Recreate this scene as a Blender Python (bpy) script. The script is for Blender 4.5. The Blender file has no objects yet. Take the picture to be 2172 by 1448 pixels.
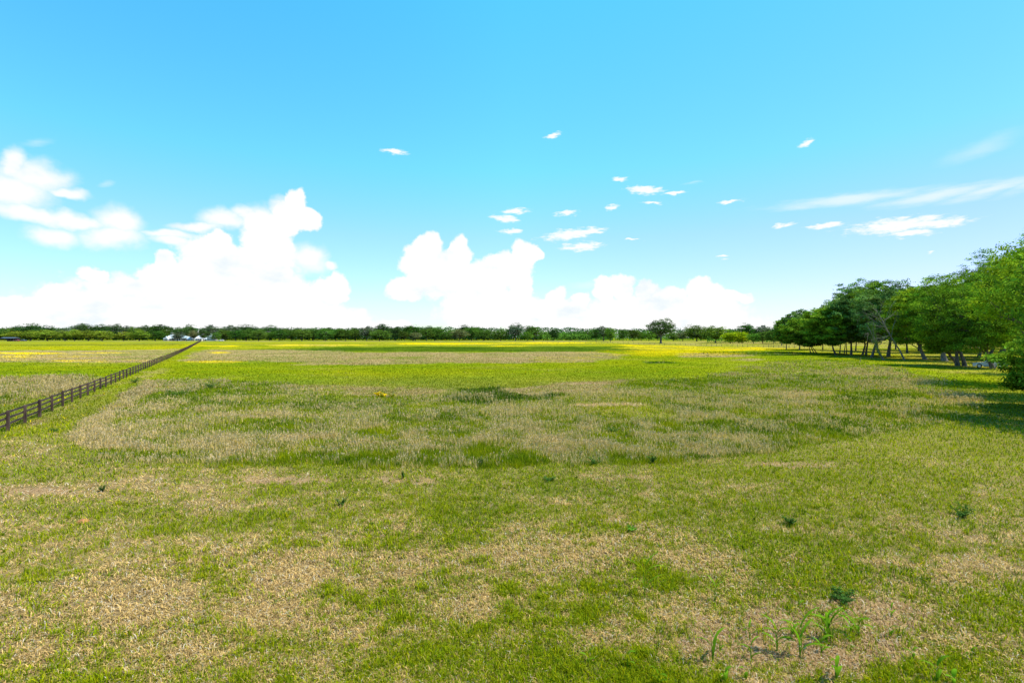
import bpy, math, random
import numpy as np
from mathutils import Vector
PI = math.pi
scene = bpy.context.scene
COL = scene.collection

# ------------------------------------------------------------------ camera
HCAM, F, CU, HV = 5.6, 1086.0, 1086.0, 716.0      # eye height, focal in photo px, centre column, horizon row
cam_d = bpy.data.cameras.new("camera"); cam = bpy.data.objects.new("camera", cam_d); COL.objects.link(cam)
cam.location = (0, 0, HCAM); cam.rotation_euler = (math.radians(90), 0, 0)
cam_d.lens = 18; cam_d.sensor_width = 36; cam_d.shift_y = -8 / 2172; cam_d.clip_start = 0.1; cam_d.clip_end = 20000
scene.camera = cam

# ------------------------------------------------------------------ light
SUN_EL, SUN_AZ = 60.0, 98.0
EXPOSURE = 0.86
WSTR = 0.12
scene.view_settings.view_transform = 'Standard'; scene.view_settings.look = 'None'
scene.view_settings.exposure = EXPOSURE; scene.view_settings.gamma = 1
scene.cycles.max_bounces = 5; scene.cycles.diffuse_bounces = 3; scene.cycles.transmission_bounces = 3; scene.cycles.glossy_bounces = 2
sd = bpy.data.lights.new("sun", 'SUN'); sd.energy = 4.7; sd.angle = math.radians(0.5); sd.color = (1, .935, .80)
so = bpy.data.objects.new("sun", sd); COL.objects.link(so)
e, a = math.radians(SUN_EL), math.radians(SUN_AZ)
sdir = Vector((math.cos(e) * math.sin(a), math.cos(e) * math.cos(a), math.sin(e)))
so.rotation_euler = sdir.to_track_quat('Z', 'Y').to_euler(); so.location = (60, 0, 80)

# ------------------------------------------------------------------ world
world = bpy.data.worlds.new("World"); scene.world = world; world.use_nodes = True
wt = world.node_tree; wn = wt.nodes; wl = wt.links; wn.clear()
def N(tree, typ, **kw):
    n = tree.nodes.new(typ)
    for k, v in kw.items(): setattr(n, k, v)
    return n
def M2(tree, op, a_, b_=None, c_=None, clamp=False):
    n = tree.nodes.new('ShaderNodeMath'); n.operation = op; n.use_clamp = clamp
    for i, v in enumerate((a_, b_, c_)):
        if v is None: continue
        if isinstance(v, (int, float)): n.inputs[i].default_value = v
        else: tree.links.new(v, n.inputs[i])
    return n.outputs[0]
def build_world():
    out = N(wt, 'ShaderNodeOutputWorld'); bg = N(wt, 'ShaderNodeBackground'); bg.inputs[1].default_value = WSTR
    wl.new(bg.outputs[0], out.inputs[0])
    sky = N(wt, 'ShaderNodeTexSky'); sky.sky_type = 'NISHITA'; sky.sun_disc = False
    sky.sun_elevation = math.radians(SUN_EL); sky.sun_rotation = math.radians(SUN_AZ); sky.altitude = 100
    sky.air_density = 1.0; sky.dust_density = .6; sky.ozone_density = 1.0
    tc = N(wt, 'ShaderNodeTexCoord'); sx = N(wt, 'ShaderNodeSeparateXYZ'); wl.new(tc.outputs['Generated'], sx.inputs[0])
    az = M2(wt, 'ARCTAN2', sx.outputs[0], sx.outputs[1]); el = M2(wt, 'ARCSINE', sx.outputs[2])
    P = N(wt, 'ShaderNodeCombineXYZ'); wl.new(az, P.inputs[0]); wl.new(el, P.inputs[1]); P = P.outputs[0]
    # colour of clear air against elevation (tints the physical sky towards the photograph's rendering)
    er = N(wt, 'ShaderNodeMapRange'); wl.new(el, er.inputs[0]); er.inputs[1].default_value = 0; er.inputs[2].default_value = math.radians(36)
    cr = N(wt, 'ShaderNodeValToRGB'); wl.new(er.outputs[0], cr.inputs[0])
    TINT = SKY_TINT
    cr.color_ramp.elements[0].position = TINT[0][0]; cr.color_ramp.elements[0].color = (*TINT[0][1], 1)
    cr.color_ramp.elements[1].position = TINT[-1][0]; cr.color_ramp.elements[1].color = (*TINT[-1][1], 1)
    for p, c in TINT[1:-1]:
        x = cr.color_ramp.elements.new(p); x.color = (*c, 1)
    mul = N(wt, 'ShaderNodeMix', data_type='RGBA', blend_type='MULTIPLY'); mul.inputs[0].default_value = 1
    wl.new(sky.outputs[0], mul.inputs[6]); wl.new(cr.outputs[0], mul.inputs[7])
    ar = N(wt, 'ShaderNodeMapRange'); wl.new(az, ar.inputs[0]); ar.inputs[1].default_value = -.75; ar.inputs[2].default_value = .75
    ac = N(wt, 'ShaderNodeValToRGB'); wl.new(ar.outputs[0], ac.inputs[0])
    ac.color_ramp.elements[0].color = (.86, 1.05, 1, 1); ac.color_ramp.elements[1].color = (.90, .87, .98, 1); m_ = ac.color_ramp.elements.new(.5); m_.color = (1.0, 1.13, 1, 1)
    mu2 = N(wt, 'ShaderNodeMix', data_type='RGBA', blend_type='MULTIPLY'); mu2.inputs[0].default_value = 1; wl.new(mul.outputs[2], mu2.inputs[6]); wl.new(ac.outputs[0], mu2.inputs[7])
    sc = N(wt, 'ShaderNodeVectorMath', operation='SCALE'); wl.new(mu2.outputs[2], sc.inputs[0]); sc.inputs[3].default_value = SKY_GAIN
    col = sc.outputs[0]
    def px(u, v):
        a_ = math.atan((u - CU) / F); return a_, math.atan((HV - v) / F * math.cos(a_))
    def warp(scale, amt, sxy=(1, 1), detail=3, seed=0):
        mp = N(wt, 'ShaderNodeMapping'); wl.new(P, mp.inputs[0]); mp.inputs[3].default_value = (sxy[0], sxy[1], 1); mp.inputs[1].default_value = (seed, seed * .7, 0)
        nz = N(wt, 'ShaderNodeTexNoise'); nz.inputs['Scale'].default_value = scale; nz.inputs['Detail'].default_value = detail
        nz.inputs['Roughness'].default_value = .6
        wl.new(mp.outputs[0], nz.inputs['Vector'])
        s = N(wt, 'ShaderNodeVectorMath', operation='SUBTRACT'); wl.new(nz.outputs['Color'], s.inputs[0]); s.inputs[1].default_value = (.5, .5, .5)
        m = N(wt, 'ShaderNodeVectorMath', operation='SCALE'); wl.new(s.outputs[0], m.inputs[0]); m.inputs[3].default_value = amt
        ad = N(wt, 'ShaderNodeVectorMath', operation='ADD'); wl.new(P, ad.inputs[0]); wl.new(m.outputs[0], ad.inputs[1])
        return ad.outputs[0], nz.outputs['Fac']
    def field(ells, vec):
        acc = None
        for E in ells:
            u, v, ru, rv = E[:4]; rot = E[4] if len(E) > 4 else 0
            a_, e_ = px(u, v); k = math.cos(a_) ** 2
            mp = N(wt, 'ShaderNodeMapping', vector_type='TEXTURE')
            if acc is None: wl.new(vec, mp.inputs[0])
            else:               # a vanishing dependence on the running value keeps the evaluation sequential
                q = N(wt, 'ShaderNodeVectorMath', operation='MULTIPLY_ADD'); wl.new(acc, q.inputs[0]); q.inputs[1].default_value = (1e-9, 0, 0); wl.new(vec, q.inputs[2]); wl.new(q.outputs[0], mp.inputs[0])
            mp.inputs[1].default_value = (a_, e_, 0); mp.inputs[2].default_value = (0, 0, math.radians(rot))
            mp.inputs[3].default_value = (ru / F * k, rv / F * math.cos(a_), 1)
            ln = N(wt, 'ShaderNodeVectorMath', operation='LENGTH'); wl.new(mp.outputs[0], ln.inputs[0])
            f = M2(wt, 'SUBTRACT', 1.0, ln.outputs['Value'])
            acc = f if acc is None else M2(wt, 'MAXIMUM', acc, f)
        return acc
    def mask(ells, wscale, wamt, sxy, namp, edge, strength, seed, nscale):
        nonlocal col
        vec, _ = warp(wscale, wamt, sxy, 4, seed)
        f = field(ells, vec)
        _, nz = warp(nscale, 0, sxy, 6, seed + 3)
        f = M2(wt, 'ADD', f, M2(wt, 'MULTIPLY', M2(wt, 'SUBTRACT', nz, .5), namp))
        mr = N(wt, 'ShaderNodeMapRange', interpolation_type='SMOOTHSTEP'); wl.new(f, mr.inputs[0])
        mr.inputs[1].default_value = edge[0]; mr.inputs[2].default_value = edge[1]; mr.inputs[4].default_value = strength
        mx = N(wt, 'ShaderNodeMix', data_type='RGBA'); wl.new(mr.outputs[0], mx.inputs[0]); wl.new(col, mx.inputs[6])
        wv = CLOUD_V
        if seed in (2, 5):      # faint blue-grey modelling inside the cumulus
            _, n3 = warp(9, 0, (1, 1.6), 5, seed + 8); q = N(wt, 'ShaderNodeMapRange', interpolation_type='SMOOTHSTEP'); wl.new(n3, q.inputs[0]); q.inputs[1].default_value = .50; q.inputs[2].default_value = .72
            cm = N(wt, 'ShaderNodeMix', data_type='RGBA'); wl.new(q.outputs[0], cm.inputs[0]); cm.inputs[6].default_value = (wv, wv, wv, 1); cm.inputs[7].default_value = (wv * .80, wv * .89, wv * .94, 1); wl.new(cm.outputs[2], mx.inputs[7])
        else: mx.inputs[7].default_value = (wv * .985, wv, wv * 1.01, 1)
        col = mx.outputs[2]
    # thin veils
    mask([(1800,423,250,17,-1),(1980,415,190,17,4),(2100,402,150,17,8),(2230,382,150,18,10)], 8, .015, (1,5), 1.0, (.0, 1.0), .6, 7, 18)
    mask([(2080,315,110,26,14),(75,305,50,12,22),(225,390,30,8,20),(1250,600,60,10,8),(1470,385,30,5)], 9, .03, (1,3), .9, (0, 1.1), .28, 9, 14)
    # soft grey-white cumulus remnants on the left
    mask([(20,345,34,48),(70,372,110,42),(20,400,120,50),(150,408,66,12),(70,450,130,22,-8),(160,465,120,20,-8),(250,472,64,42),(115,497,82,30),(235,505,80,34),
          (350,500,80,14,4),(360,515,60,14),(420,478,80,14,8),(470,458,60,26),(520,445,50,18),(550,460,60,36),(600,450,30,36,20),(660,552,56,36),(705,562,22,10)],
         11, .045, (1,1.2), .75, (-.12, .75), .97, 2, 26)
    # bright towers
    cum = [(632,440,26,42),(650,465,32,26),(600,452,16,24),(600,480,50,30,25),(570,520,62,70,20),(450,560,88,66),(462,515,28,28),(400,580,50,40),(350,565,24,32),(325,590,42,34),
           (270,630,70,42),(200,583,38,18),(125,632,54,34),(30,655,60,28),(530,600,120,90),(420,660,330,80),(120,690,220,60),(640,650,90,55),(700,620,42,32),(722,608,24,30),(690,680,110,38),(600,700,300,36),
           (908,530,40,40),(890,560,46,50),(862,612,46,28),(930,580,80,56),(975,540,26,42),(1010,600,90,50),(1060,575,50,40),(1108,545,30,34),(1128,535,28,18),(1105,590,28,60),(1040,655,120,52),
           (1182,630,26,28),(1235,640,22,20),(1180,665,70,36),(1280,615,26,30),(1320,610,32,30),(1375,620,28,26),(1425,625,36,22),(1480,612,32,28),(1505,625,36,26),(1555,630,50,14,-4),(1400,662,190,42),(1350,690,300,36),
           (1230,690,200,34),(830,700,60,20)]
    mask(cum, 22, .034, (1,1), .78, (-.06, .22), 1.0, 5, 34)
    # small wisps
    wis = [(1368,403,52,10,-4),(1430,410,34,4,-1),(1381,431,26,4,-3),(1092,449,36,7,2),(1072,464,38,8,-4),(1200,452,30,7,2),(1210,497,78,13,6),(1255,490,34,8),(1235,523,56,11,3),(1085,491,32,7,-4),
           (1298,440,18,7,8),(1548,427,34,5,2),(1662,478,30,6,1),(1750,478,50,6),(1905,478,140,20),(1960,477,118,13),(1930,495,60,10),(2030,470,30,8,12),(1710,303,22,7,16),(838,322,32,6),
           (1175,288,22,6,10),(1532,543,16,3.5),(1536,550,12,3),(1340,509,26,3),(1975,533,11,4),(1315,380,20,6)]
    mask(wis, 40, .016, (1,3.2), 1.7, (0, .72), .97, 11, 62)
    wl.new(col, bg.inputs[0])
SKY_TINT = [(0, (1, 1, 1)), (1, (1, 1, 1))]
SKY_GAIN = 1.0
CLOUD_V = 1.05 / (WSTR * 2 ** EXPOSURE)
SKY_TINT = [(0, (.80, .80, 1.0)), (.12, (.79, .81, 1.0)), (.3, (.74, .92, 1.10)), (.5, (.54, 1.17, 1.28)), (1, (.385, 1.34, 1.5))]
build_world()

# ------------------------------------------------------------------ numpy noise
def _h(ix, iy, s):
    h = (ix.astype(np.int64) * 374761393 + iy.astype(np.int64) * 668265263 + s * 2147483647 * 13) & 0xffffffff
    h = ((h ^ (h >> 13)) * 1274126177) & 0xffffffff
    h = ((h ^ (h >> 15)) * 2246822519) & 0xffffffff
    return ((h ^ (h >> 16)) & 0xffffff) / float(0xffffff)
def vn(x, y, s=0):
    xi = np.floor(x); yi = np.floor(y); fx = x - xi; fy = y - yi
    fx = fx * fx * (3 - 2 * fx); fy = fy * fy * (3 - 2 * fy)
    a_ = _h(xi, yi, s); b_ = _h(xi + 1, yi, s); c_ = _h(xi, yi + 1, s); d_ = _h(xi + 1, yi + 1, s)
    return (a_ * (1 - fx) + b_ * fx) * (1 - fy) + (c_ * (1 - fx) + d_ * fx) * fy
def fbm(x, y, s=0, o=4, g=.55):
    t = 0; amp = 1; tot = 0
    for i in range(o):
        t = t + amp * vn(x, y, s + i * 17); tot += amp; amp *= g; x = x * 2.03 + 11.3; y = y * 2.03 + 5.1
    return t / tot
def sst(a_, b_, x):
    t = np.clip((x - a_) / (b_ - a_), 0, 1); return t * t * (3 - 2 * t)

# ------------------------------------------------------------------ terrain
def terr(x, y):
    x = np.asarray(x, float); y = np.asarray(y, float); r = np.hypot(x, y)
    z = 2.3 * sst(150, 600, r)
    return z + .10 * (fbm(x / 7, y / 7, 3, 2) - .5) * sst(2, 12, r)
def terr1(x, y): return float(terr(np.array([x]), np.array([y]))[0])
_Y = np.geomspace(2, 6000, 2600)
def G(u, v):
    """ground point seen at photo pixel (u, v)"""
    X = (u - CU) / F * _Y; zr = HCAM + _Y * (HV - v) / F
    d = zr - terr(X, _Y); k = int(np.argmax(d < 0))
    if d[k] >= 0: k = len(_Y) - 1
    k = max(k, 1); t = d[k - 1] / (d[k - 1] - d[k] + 1e-12); Y = _Y[k - 1] + t * (_Y[k] - _Y[k - 1])
    X = (u - CU) / F * Y
    return X, Y, terr1(X, Y)

# ------------------------------------------------------------------ mesh + material helpers
def mesh_np(name, V, Fc, mat=None, col=None, smooth=False, cname='Col'):
    """V (n,3); Fc: (m,k) array or a list of such arrays"""
    if not isinstance(Fc, (list, tuple)): Fc = [Fc]
    Fc = [np.asarray(f, dtype=np.int32) for f in Fc if len(f)]
    me = bpy.data.meshes.new(name); V = np.ascontiguousarray(V, dtype=np.float32)
    me.vertices.add(len(V)); me.vertices.foreach_set('co', V.ravel())
    loops = np.concatenate([f.ravel() for f in Fc]); tot = np.concatenate([np.full(len(f), f.shape[1], np.int32) for f in Fc])
    st = np.concatenate([[0], np.cumsum(tot)[:-1]]).astype(np.int32)
    me.loops.add(len(loops)); me.loops.foreach_set('vertex_index', loops.astype(np.int32))
    me.polygons.add(len(tot)); me.polygons.foreach_set('loop_start', st)
    me.polygons.foreach_set('use_smooth', np.full(len(tot), smooth))
    if col is not None:
        at = me.color_attributes.new(cname, 'FLOAT_COLOR', 'POINT')
        c4 = np.ones((len(V), 4), np.float32); c4[:, :3] = col; at.data.foreach_set('color', c4.ravel())
    me.update(calc_edges=True)
    if mat: me.materials.append(mat)
    return me
def link(name, me, parent=None, loc=None, rz=0, scale=None):
    o = bpy.data.objects.new(name, me); COL.objects.link(o)
    if parent: o.parent = parent
    if loc is not None: o.location = loc
    if rz: o.rotation_euler = (0, 0, rz)
    if scale is not None: o.scale = scale
    return o
def tag(o, label=None, cat=None, group=None, kind=None):
    if label: o['label'] = label
    if cat: o['category'] = cat
    if group: o['group'] = group
    if kind: o['kind'] = kind
    return o
def empty(name, loc, rz=0):
    o = bpy.data.objects.new(name, None); COL.objects.link(o); o.location = loc; o.rotation_euler = (0, 0, rz); o.empty_display_size = .2
    return o
class MB:
    """collects boxes, tubes and loose polygons; build() links them as one mesh object"""
    def __init__(s): s.V = []; s.F = []; s.n = 0
    def add(s, V, Fs):
        V = [tuple(map(float, v)) for v in V]; s.V += V; s.F += [tuple(i + s.n for i in f) for f in Fs]; s.n += len(V); return s
    def box(s, c, d, rz=0, taper=1.0):
        cx, cy, cz = c; x, y, z = d[0] / 2, d[1] / 2, d[2] / 2; ca, sa = math.cos(rz), math.sin(rz); V = []
        for k in (-1, 1):
            t = taper if k > 0 else 1
            for i, j in ((-1, -1), (1, -1), (1, 1), (-1, 1)):
                X, Y = i * x * t, j * y * t; V.append((cx + X * ca - Y * sa, cy + X * sa + Y * ca, cz + k * z))
        return s.add(V, [(3, 2, 1, 0), (4, 5, 6, 7), (0, 1, 5, 4), (1, 2, 6, 5), (2, 3, 7, 6), (3, 0, 4, 7)])
    def beam(s, p, q, w, h):
        """box beam from p to q, width w sideways, height h upwards"""
        p = Vector(p); q = Vector(q); d = (q - p).normalized(); sd_ = d.cross(Vector((0, 0, 1))).normalized(); up = sd_.cross(d)
        V = []
        for b in (p, q):
            for i, j in ((-1, -1), (1, -1), (1, 1), (-1, 1)): V.append(b + sd_ * i * w / 2 + up * j * h / 2)
        return s.add(V, [(0, 1, 2, 3), (7, 6, 5, 4), (0, 4, 5, 1), (1, 5, 6, 2), (2, 6, 7, 3), (3, 7, 4, 0)])
    def tube(s, pts, rad, n=8):
        pts = [Vector(p) for p in pts]; V = []; Fs = []; ref = Vector((1, 0, 0))
        for k, p in enumerate(pts):
            d = (pts[min(k + 1, len(pts) - 1)] - pts[max(k - 1, 0)]).normalized()
            if abs(d.dot(ref)) > .95: ref = Vector((0, 1, 0))
            a_ = d.cross(ref).normalized(); b_ = d.cross(a_)
            for j in range(n):
                t = 2 * PI * j / n; V.append(p + (a_ * math.cos(t) + b_ * math.sin(t)) * rad[k])
        for k in range(len(pts) - 1):
            for j in range(n):
                j2 = (j + 1) % n; Fs.append((k * n + j, k * n + j2, (k + 1) * n + j2, (k + 1) * n + j))
        Fs.append(tuple(range(n - 1, -1, -1))); Fs.append(tuple((len(pts) - 1) * n + j for j in range(n)))
        return s.add(V, Fs)
    def prism(s, prof, y0, y1):
        """profile in xz extruded along y"""
        n = len(prof); V = [(x, y0, z) for x, z in prof] + [(x, y1, z) for x, z in prof]
        return s.add(V, [tuple(range(n)), tuple(range(2 * n - 1, n - 1, -1))] + [(i, i + n, (i + 1) % n + n, (i + 1) % n) for i in range(n)])
    def mesh(s, name, mat, smooth=False):
        me = bpy.data.meshes.new(name); me.from_pydata(s.V, [], s.F); me.materials.append(mat); me.update()
        if smooth: me.polygons.foreach_set('use_smooth', [True] * len(me.polygons))
        return me
    def build(s, name, mat, parent=None, loc=None, smooth=False): return link(name, s.mesh(name, mat, smooth), parent, loc)

def mat_new(name):
    m = bpy.data.materials.new(name); m.use_nodes = True; m.node_tree.nodes.clear(); return m, m.node_tree
def leaf_mat(name, attr='Col', gain=1.0, trans=.4, spec=0.0, tint=(1, 1, 1), jitter=None):
    m, t = mat_new(name); at = N(t, 'ShaderNodeAttribute', attribute_name=attr); out = N(t, 'ShaderNodeOutputMaterial')
    v = N(t, 'ShaderNodeVectorMath', operation='MULTIPLY'); t.links.new(at.outputs['Color'], v.inputs[0]); v.inputs[1].default_value = tuple(gain * x for x in tint)
    src = v.outputs[0]
    if jitter:
        oi = N(t, 'ShaderNodeObjectInfo'); hs = N(t, 'ShaderNodeHueSaturation')
        t.links.new(M2(t, 'ADD', M2(t, 'MULTIPLY', oi.outputs['Random'], jitter[0]), .5 - jitter[0] / 2), hs.inputs['Hue'])
        t.links.new(M2(t, 'ADD', M2(t, 'MULTIPLY', M2(t, 'FRACT', M2(t, 'MULTIPLY', oi.outputs['Random'], 7.31)), jitter[1]), 1 - jitter[1] / 2), hs.inputs['Value'])
        t.links.new(src, hs.inputs['Color']); src = hs.outputs[0]
    d = N(t, 'ShaderNodeBsdfDiffuse'); tr = N(t, 'ShaderNodeBsdfTranslucent'); mx = N(t, 'ShaderNodeMixShader'); mx.inputs[0].default_value = trans
    t.links.new(src, d.inputs[0])
    tw = N(t, 'ShaderNodeVectorMath', operation='MULTIPLY'); t.links.new(src, tw.inputs[0]); tw.inputs[1].default_value = (1.25, 1.25, .7); t.links.new(tw.outputs[0], tr.inputs[0])
    t.links.new(d.outputs[0], mx.inputs[1]); t.links.new(tr.outputs[0], mx.inputs[2]); fin = mx.outputs[0]
    if spec:
        g = N(t, 'ShaderNodeBsdfGlossy'); g.inputs[0].default_value = (.9, .95, 1, 1); g.inputs['Roughness'].default_value = .42
        m3 = N(t, 'ShaderNodeMixShader'); m3.inputs[0].default_value = spec; t.links.new(fin, m3.inputs[1]); t.links.new(g.outputs[0], m3.inputs[2]); fin = m3.outputs[0]
    t.links.new(fin, out.inputs[0]); return m
def wood_mat(name, c1, c2, scale=6, stretch=(1, 1, .15), bump=.4, rough=.85):
    m, t = mat_new(name); out = N(t, 'ShaderNodeOutputMaterial'); b = N(t, 'ShaderNodeBsdfPrincipled'); t.links.new(b.outputs[0], out.inputs[0])
    tc = N(t, 'ShaderNodeTexCoord'); mp = N(t, 'ShaderNodeMapping'); t.links.new(tc.outputs['Object'], mp.inputs[0]); mp.inputs[3].default_value = stretch
    nz = N(t, 'ShaderNodeTexNoise'); nz.inputs['Scale'].default_value = scale; nz.inputs['Detail'].default_value = 6; t.links.new(mp.outputs[0], nz.inputs['Vector'])
    cr = N(t, 'ShaderNodeValToRGB'); t.links.new(nz.outputs['Fac'], cr.inputs[0]); cr.color_ramp.elements[0].position = .32; cr.color_ramp.elements[1].position = .7
    cr.color_ramp.elements[0].color = (*c1, 1); cr.color_ramp.elements[1].color = (*c2, 1); t.links.new(cr.outputs[0], b.inputs['Base Color'])
    b.inputs['Roughness'].default_value = rough; b.inputs['Specular IOR Level'].default_value = .2
    bp = N(t, 'ShaderNodeBump'); bp.inputs['Strength'].default_value = bump; bp.inputs['Distance'].default_value = .03; t.links.new(nz.outputs['Fac'], bp.inputs['Height']); t.links.new(bp.outputs[0], b.inputs['Normal'])
    return m
def flat_mat(name, c, rough=.5, metal=0, spec=.5, var=.12, scale=3):
    m, t = mat_new(name); out = N(t, 'ShaderNodeOutputMaterial'); b = N(t, 'ShaderNodeBsdfPrincipled'); t.links.new(b.outputs[0], out.inputs[0])
    tc = N(t, 'ShaderNodeTexCoord'); nz = N(t, 'ShaderNodeTexNoise'); nz.inputs['Scale'].default_value = scale; nz.inputs['Detail'].default_value = 5; t.links.new(tc.outputs['Object'], nz.inputs['Vector'])
    mr = N(t, 'ShaderNodeMapRange'); t.links.new(nz.outputs['Fac'], mr.inputs[0]); mr.inputs[3].default_value = 1 - var; mr.inputs[4].default_value = 1 + var
    v = N(t, 'ShaderNodeVectorMath', operation='SCALE'); v.inputs[0].default_value = c; t.links.new(mr.outputs[0], v.inputs[3]); t.links.new(v.outputs[0], b.inputs['Base Color'])
    b.inputs['Roughness'].default_value = rough; b.inputs['Metallic'].default_value = metal; b.inputs['Specular IOR Level'].default_value = spec
    return m

# ------------------------------------------------------------------ field layout: where straw, green, tall, flowering and lush growth stand, plus a painted cloud shadow
def AB(u, v):
    X, Y, _ = G(u, v); return X / Y, math.log(Y)
def poly_ab(pts):
    out = []
    for i, (u, v) in enumerate(pts):
        u2, v2 = pts[(i + 1) % len(pts)]
        for k in range(3): out.append(AB(u + (u2 - u) * k / 3, max(v + (v2 - v) * k / 3, 722.2)))
    return np.array(out)
def sdist(P, a_, b_, margin=.4):
    """signed distance (inside positive) of points to polygon P in (x/y, ln y)"""
    lo = P.min(0) - margin; hi = P.max(0) + margin
    sel = (a_ > lo[0]) & (a_ < hi[0]) & (b_ > lo[1]) & (b_ < hi[1]); res = np.full(a_.shape, -9.0)
    x = a_[sel]; y = b_[sel]
    if not len(x): return res
    best = np.full(x.shape, 1e9); ins = np.zeros(x.shape, bool); n = len(P)
    for i in range(n):
        x1, y1 = P[i]; x2, y2 = P[(i + 1) % n]; dx, dy = x2 - x1, y2 - y1; L = dx * dx + dy * dy + 1e-12
        t = np.clip(((x - x1) * dx + (y - y1) * dy) / L, 0, 1)
        best = np.minimum(best, (x - x1 - t * dx) ** 2 + (y - y1 - t * dy) ** 2)
        c = ((y1 > y) != (y2 > y)) & (x < dx * (y - y1) / (dy + 1e-15) + x1); ins ^= c
    d = np.sqrt(best); res[sel] = np.where(ins, d, -d); return res
# channels: G green share, T growth height (m), Y yellow flowers, L lushness and painted shade (0 yellow-green .. 1 dark green), S bare earth / thatch
LAY = []
def poly(pts, soft=.02, rag=.03, **ch): LAY.append(('p', pts, soft, rag, ch))
def ell(u, v, ru, rv, k=1.0, **ch): LAY.append(('e', (u, v, ru, rv), k, 0, ch))
# --- far meadow beyond 150 m
poly([(-900,722.4),(3000,722.4),(3000,724.6),(-900,724.6)], .03, .05, G=.6, L=.4)
poly([(-900,724.8),(1400,724.8),(1400,733.5),(-900,733.5)], .05, .10, G=.92, Y=.14, L=.5)
poly([(-900,728),(240,729),(420,728),(420,734),(-900,735)], .03, .10, L=.75)
poly([(-900,735),(425,733),(390,742),(-900,742)], .03, .05, G=.97, Y=.10, L=.1)
poly([(440,735),(900,735),(760,741),(430,742)], .03, .05, G=.97, Y=.06, L=.1)
ell(470,733.5,60,1.6, Y=.9)
ell(960,729,130,1.8, Y=.95); ell(1080,733.6,50,1.2, Y=.9); ell(1150,727,120,1.6, Y=.8); ell(660,732,120,2.0, G=.5, Y=.45)
poly([(520,741),(700,735.5),(1340,734.5),(1470,742),(1330,745.5),(900,746),(640,744)], .02, .05, G=1, L=.86, Y=0)  # cloud shadow over the meadow, painted into the grass colour as dark green
poly([(1290,722.3),(3000,722.3),(3000,737),(1690,738.5),(1400,732),(1290,727)], .02, .03, G=.62, L=.25, Y=.05)
poly([(1330,731),(1430,732.5),(1560,736),(1720,739),(1690,742.5),(1500,744.5),(1340,741)], .015, .05, Y=.40, G=.88, L=.2)
poly([(1290,742),(1520,743),(1560,750),(1400,756),(1290,752)], .04, .08, Y=.35)
# straw bands
poly([(-900,743),(150,743),(325,741.5),(395,739),(330,768),(-900,773)], .02, .05, G=.34, T=.2, L=.4)
ell(40,749,110,3.0, Y=1.0); ell(80,756,140,2.6, Y=1.0); ell(185,765,80,2.4, Y=.85); ell(5,762,60,2, Y=.6); ell(290,765,40,2, Y=.6); ell(215,748,60,2,Y=.5)
poly([(395,742.5),(640,742),(820,747),(1020,747),(1250,746),(1340,752),(1260,767),(1100,770.5),(940,769),(760,775),(620,768),(460,767),(366,766)], .014, .045, G=.26, T=.2, L=.45)
ell(455,767,70,2.2, Y=.75, G=.6); ell(540,768,45,3, G=.95, L=.5); ell(465,748,30,2, Y=.6); ell(860,759,60,3,G=.6); ell(690,771.5,70,2,G=.25); ell(1190,761,80,6, Y=.6, G=.6)
poly([(1440,749.5),(1510,747),(1585,752),(1560,757),(1450,757)], .02, .05, G=.28, T=.25)
poly([(1490,745.5),(1700,746),(1760,752),(1640,753),(1500,749)], .02, .05, G=1, L=.9, T=.3)
ell(1395,768.5,42,2.2, G=1, L=.95, T=.3)
ell(1590,763,40,2.5,G=.5); ell(1700,768,50,3,G=.5)
# left paddock
poly([(-900,786),(160,786),(170,791),(-900,796)], .03, .05, L=.6, G=1)
poly([(-900,812),(60,800),(185,797),(215,806),(150,826),(75,850),(0,868),(-900,960)], .025, .06, G=.30, T=.45, L=.5)
ell(-40,850,60,14,G=.8)
# strip beside the fence and the mown lawn
poly([(-900,1400),(-900,955),(0,922),(150,860),(300,795),(420,727),(440,727),(330,806),(130,930),(190,985)], .02, .04, G=1.0, L=.22, T=.0)
poly([(150,862),(300,797),(345,778),(350,782),(260,822),(60,905)], .02, .03, G=.55)
poly([(-900,955),(60,930),(140,945),(185,972),(400,992),(1000,996),(1420,985),(1660,957),(1900,925),(2010,905),(3200,905),(3200,2300),(-1500,2300),(-1500,955)], .02, .04, G=.66, L=.30, T=0.0)
poly([(1640,965),(1960,912),(2080,868),(2100,800),(1960,775),(1900,752),(3400,742),(3400,1000),(2172,1010),(1740,1035),(1560,1010)], .04, .05, G=.96, L=.22, T=0)
poly([(1700,740),(3400,736),(3400,790),(2090,795),(1930,778),(1790,757),(1700,750)], .03, .05, G=.85, L=.2, Y=.03)
# --- tall unmown grass
poly([(133,930),(180,893),(230,855),(285,820),(312,806),(420,803),(600,812),(720,830),(860,834),(945,828),(1075,828),(1200,812),(1340,806),(1470,802),(1560,782),(1650,766),(1760,760),(1850,770),(1925,786),(2040,815),(2090,850),(2075,868),(1985,900),(1800,935),(1640,958),(1420,982),(1000,993),(640,990),(400,988),(230,972),(160,952)],
     .018, .035, G=.86, T=.31, L=.40)
for q in [(250,925,120,16),(480,950,180,15),(800,950,260,16),(1120,942,260,18),(620,930,160,8),(300,865,90,14),(400,822,130,9),(700,824,200,7),(1240,828,160,8),(1480,818,90,6),(1620,800,80,8),(1800,792,140,16),(1900,812,110,14),(2040,846,60,12),(1700,835,90,8),(760,905,120,8),(1480,930,150,10),(540,880,120,8),(1300,905,120,8),(1760,880,100,10),(1930,870,90,12)]:
    ell(*q, G=.44)
poly([(131,932),(180,893),(230,855),(285,820),(312,806),(350,806),(300,850),(240,890),(215,930),(330,945),(330,955),(180,953)], .012, .02, G=.05, T=.30)
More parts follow.
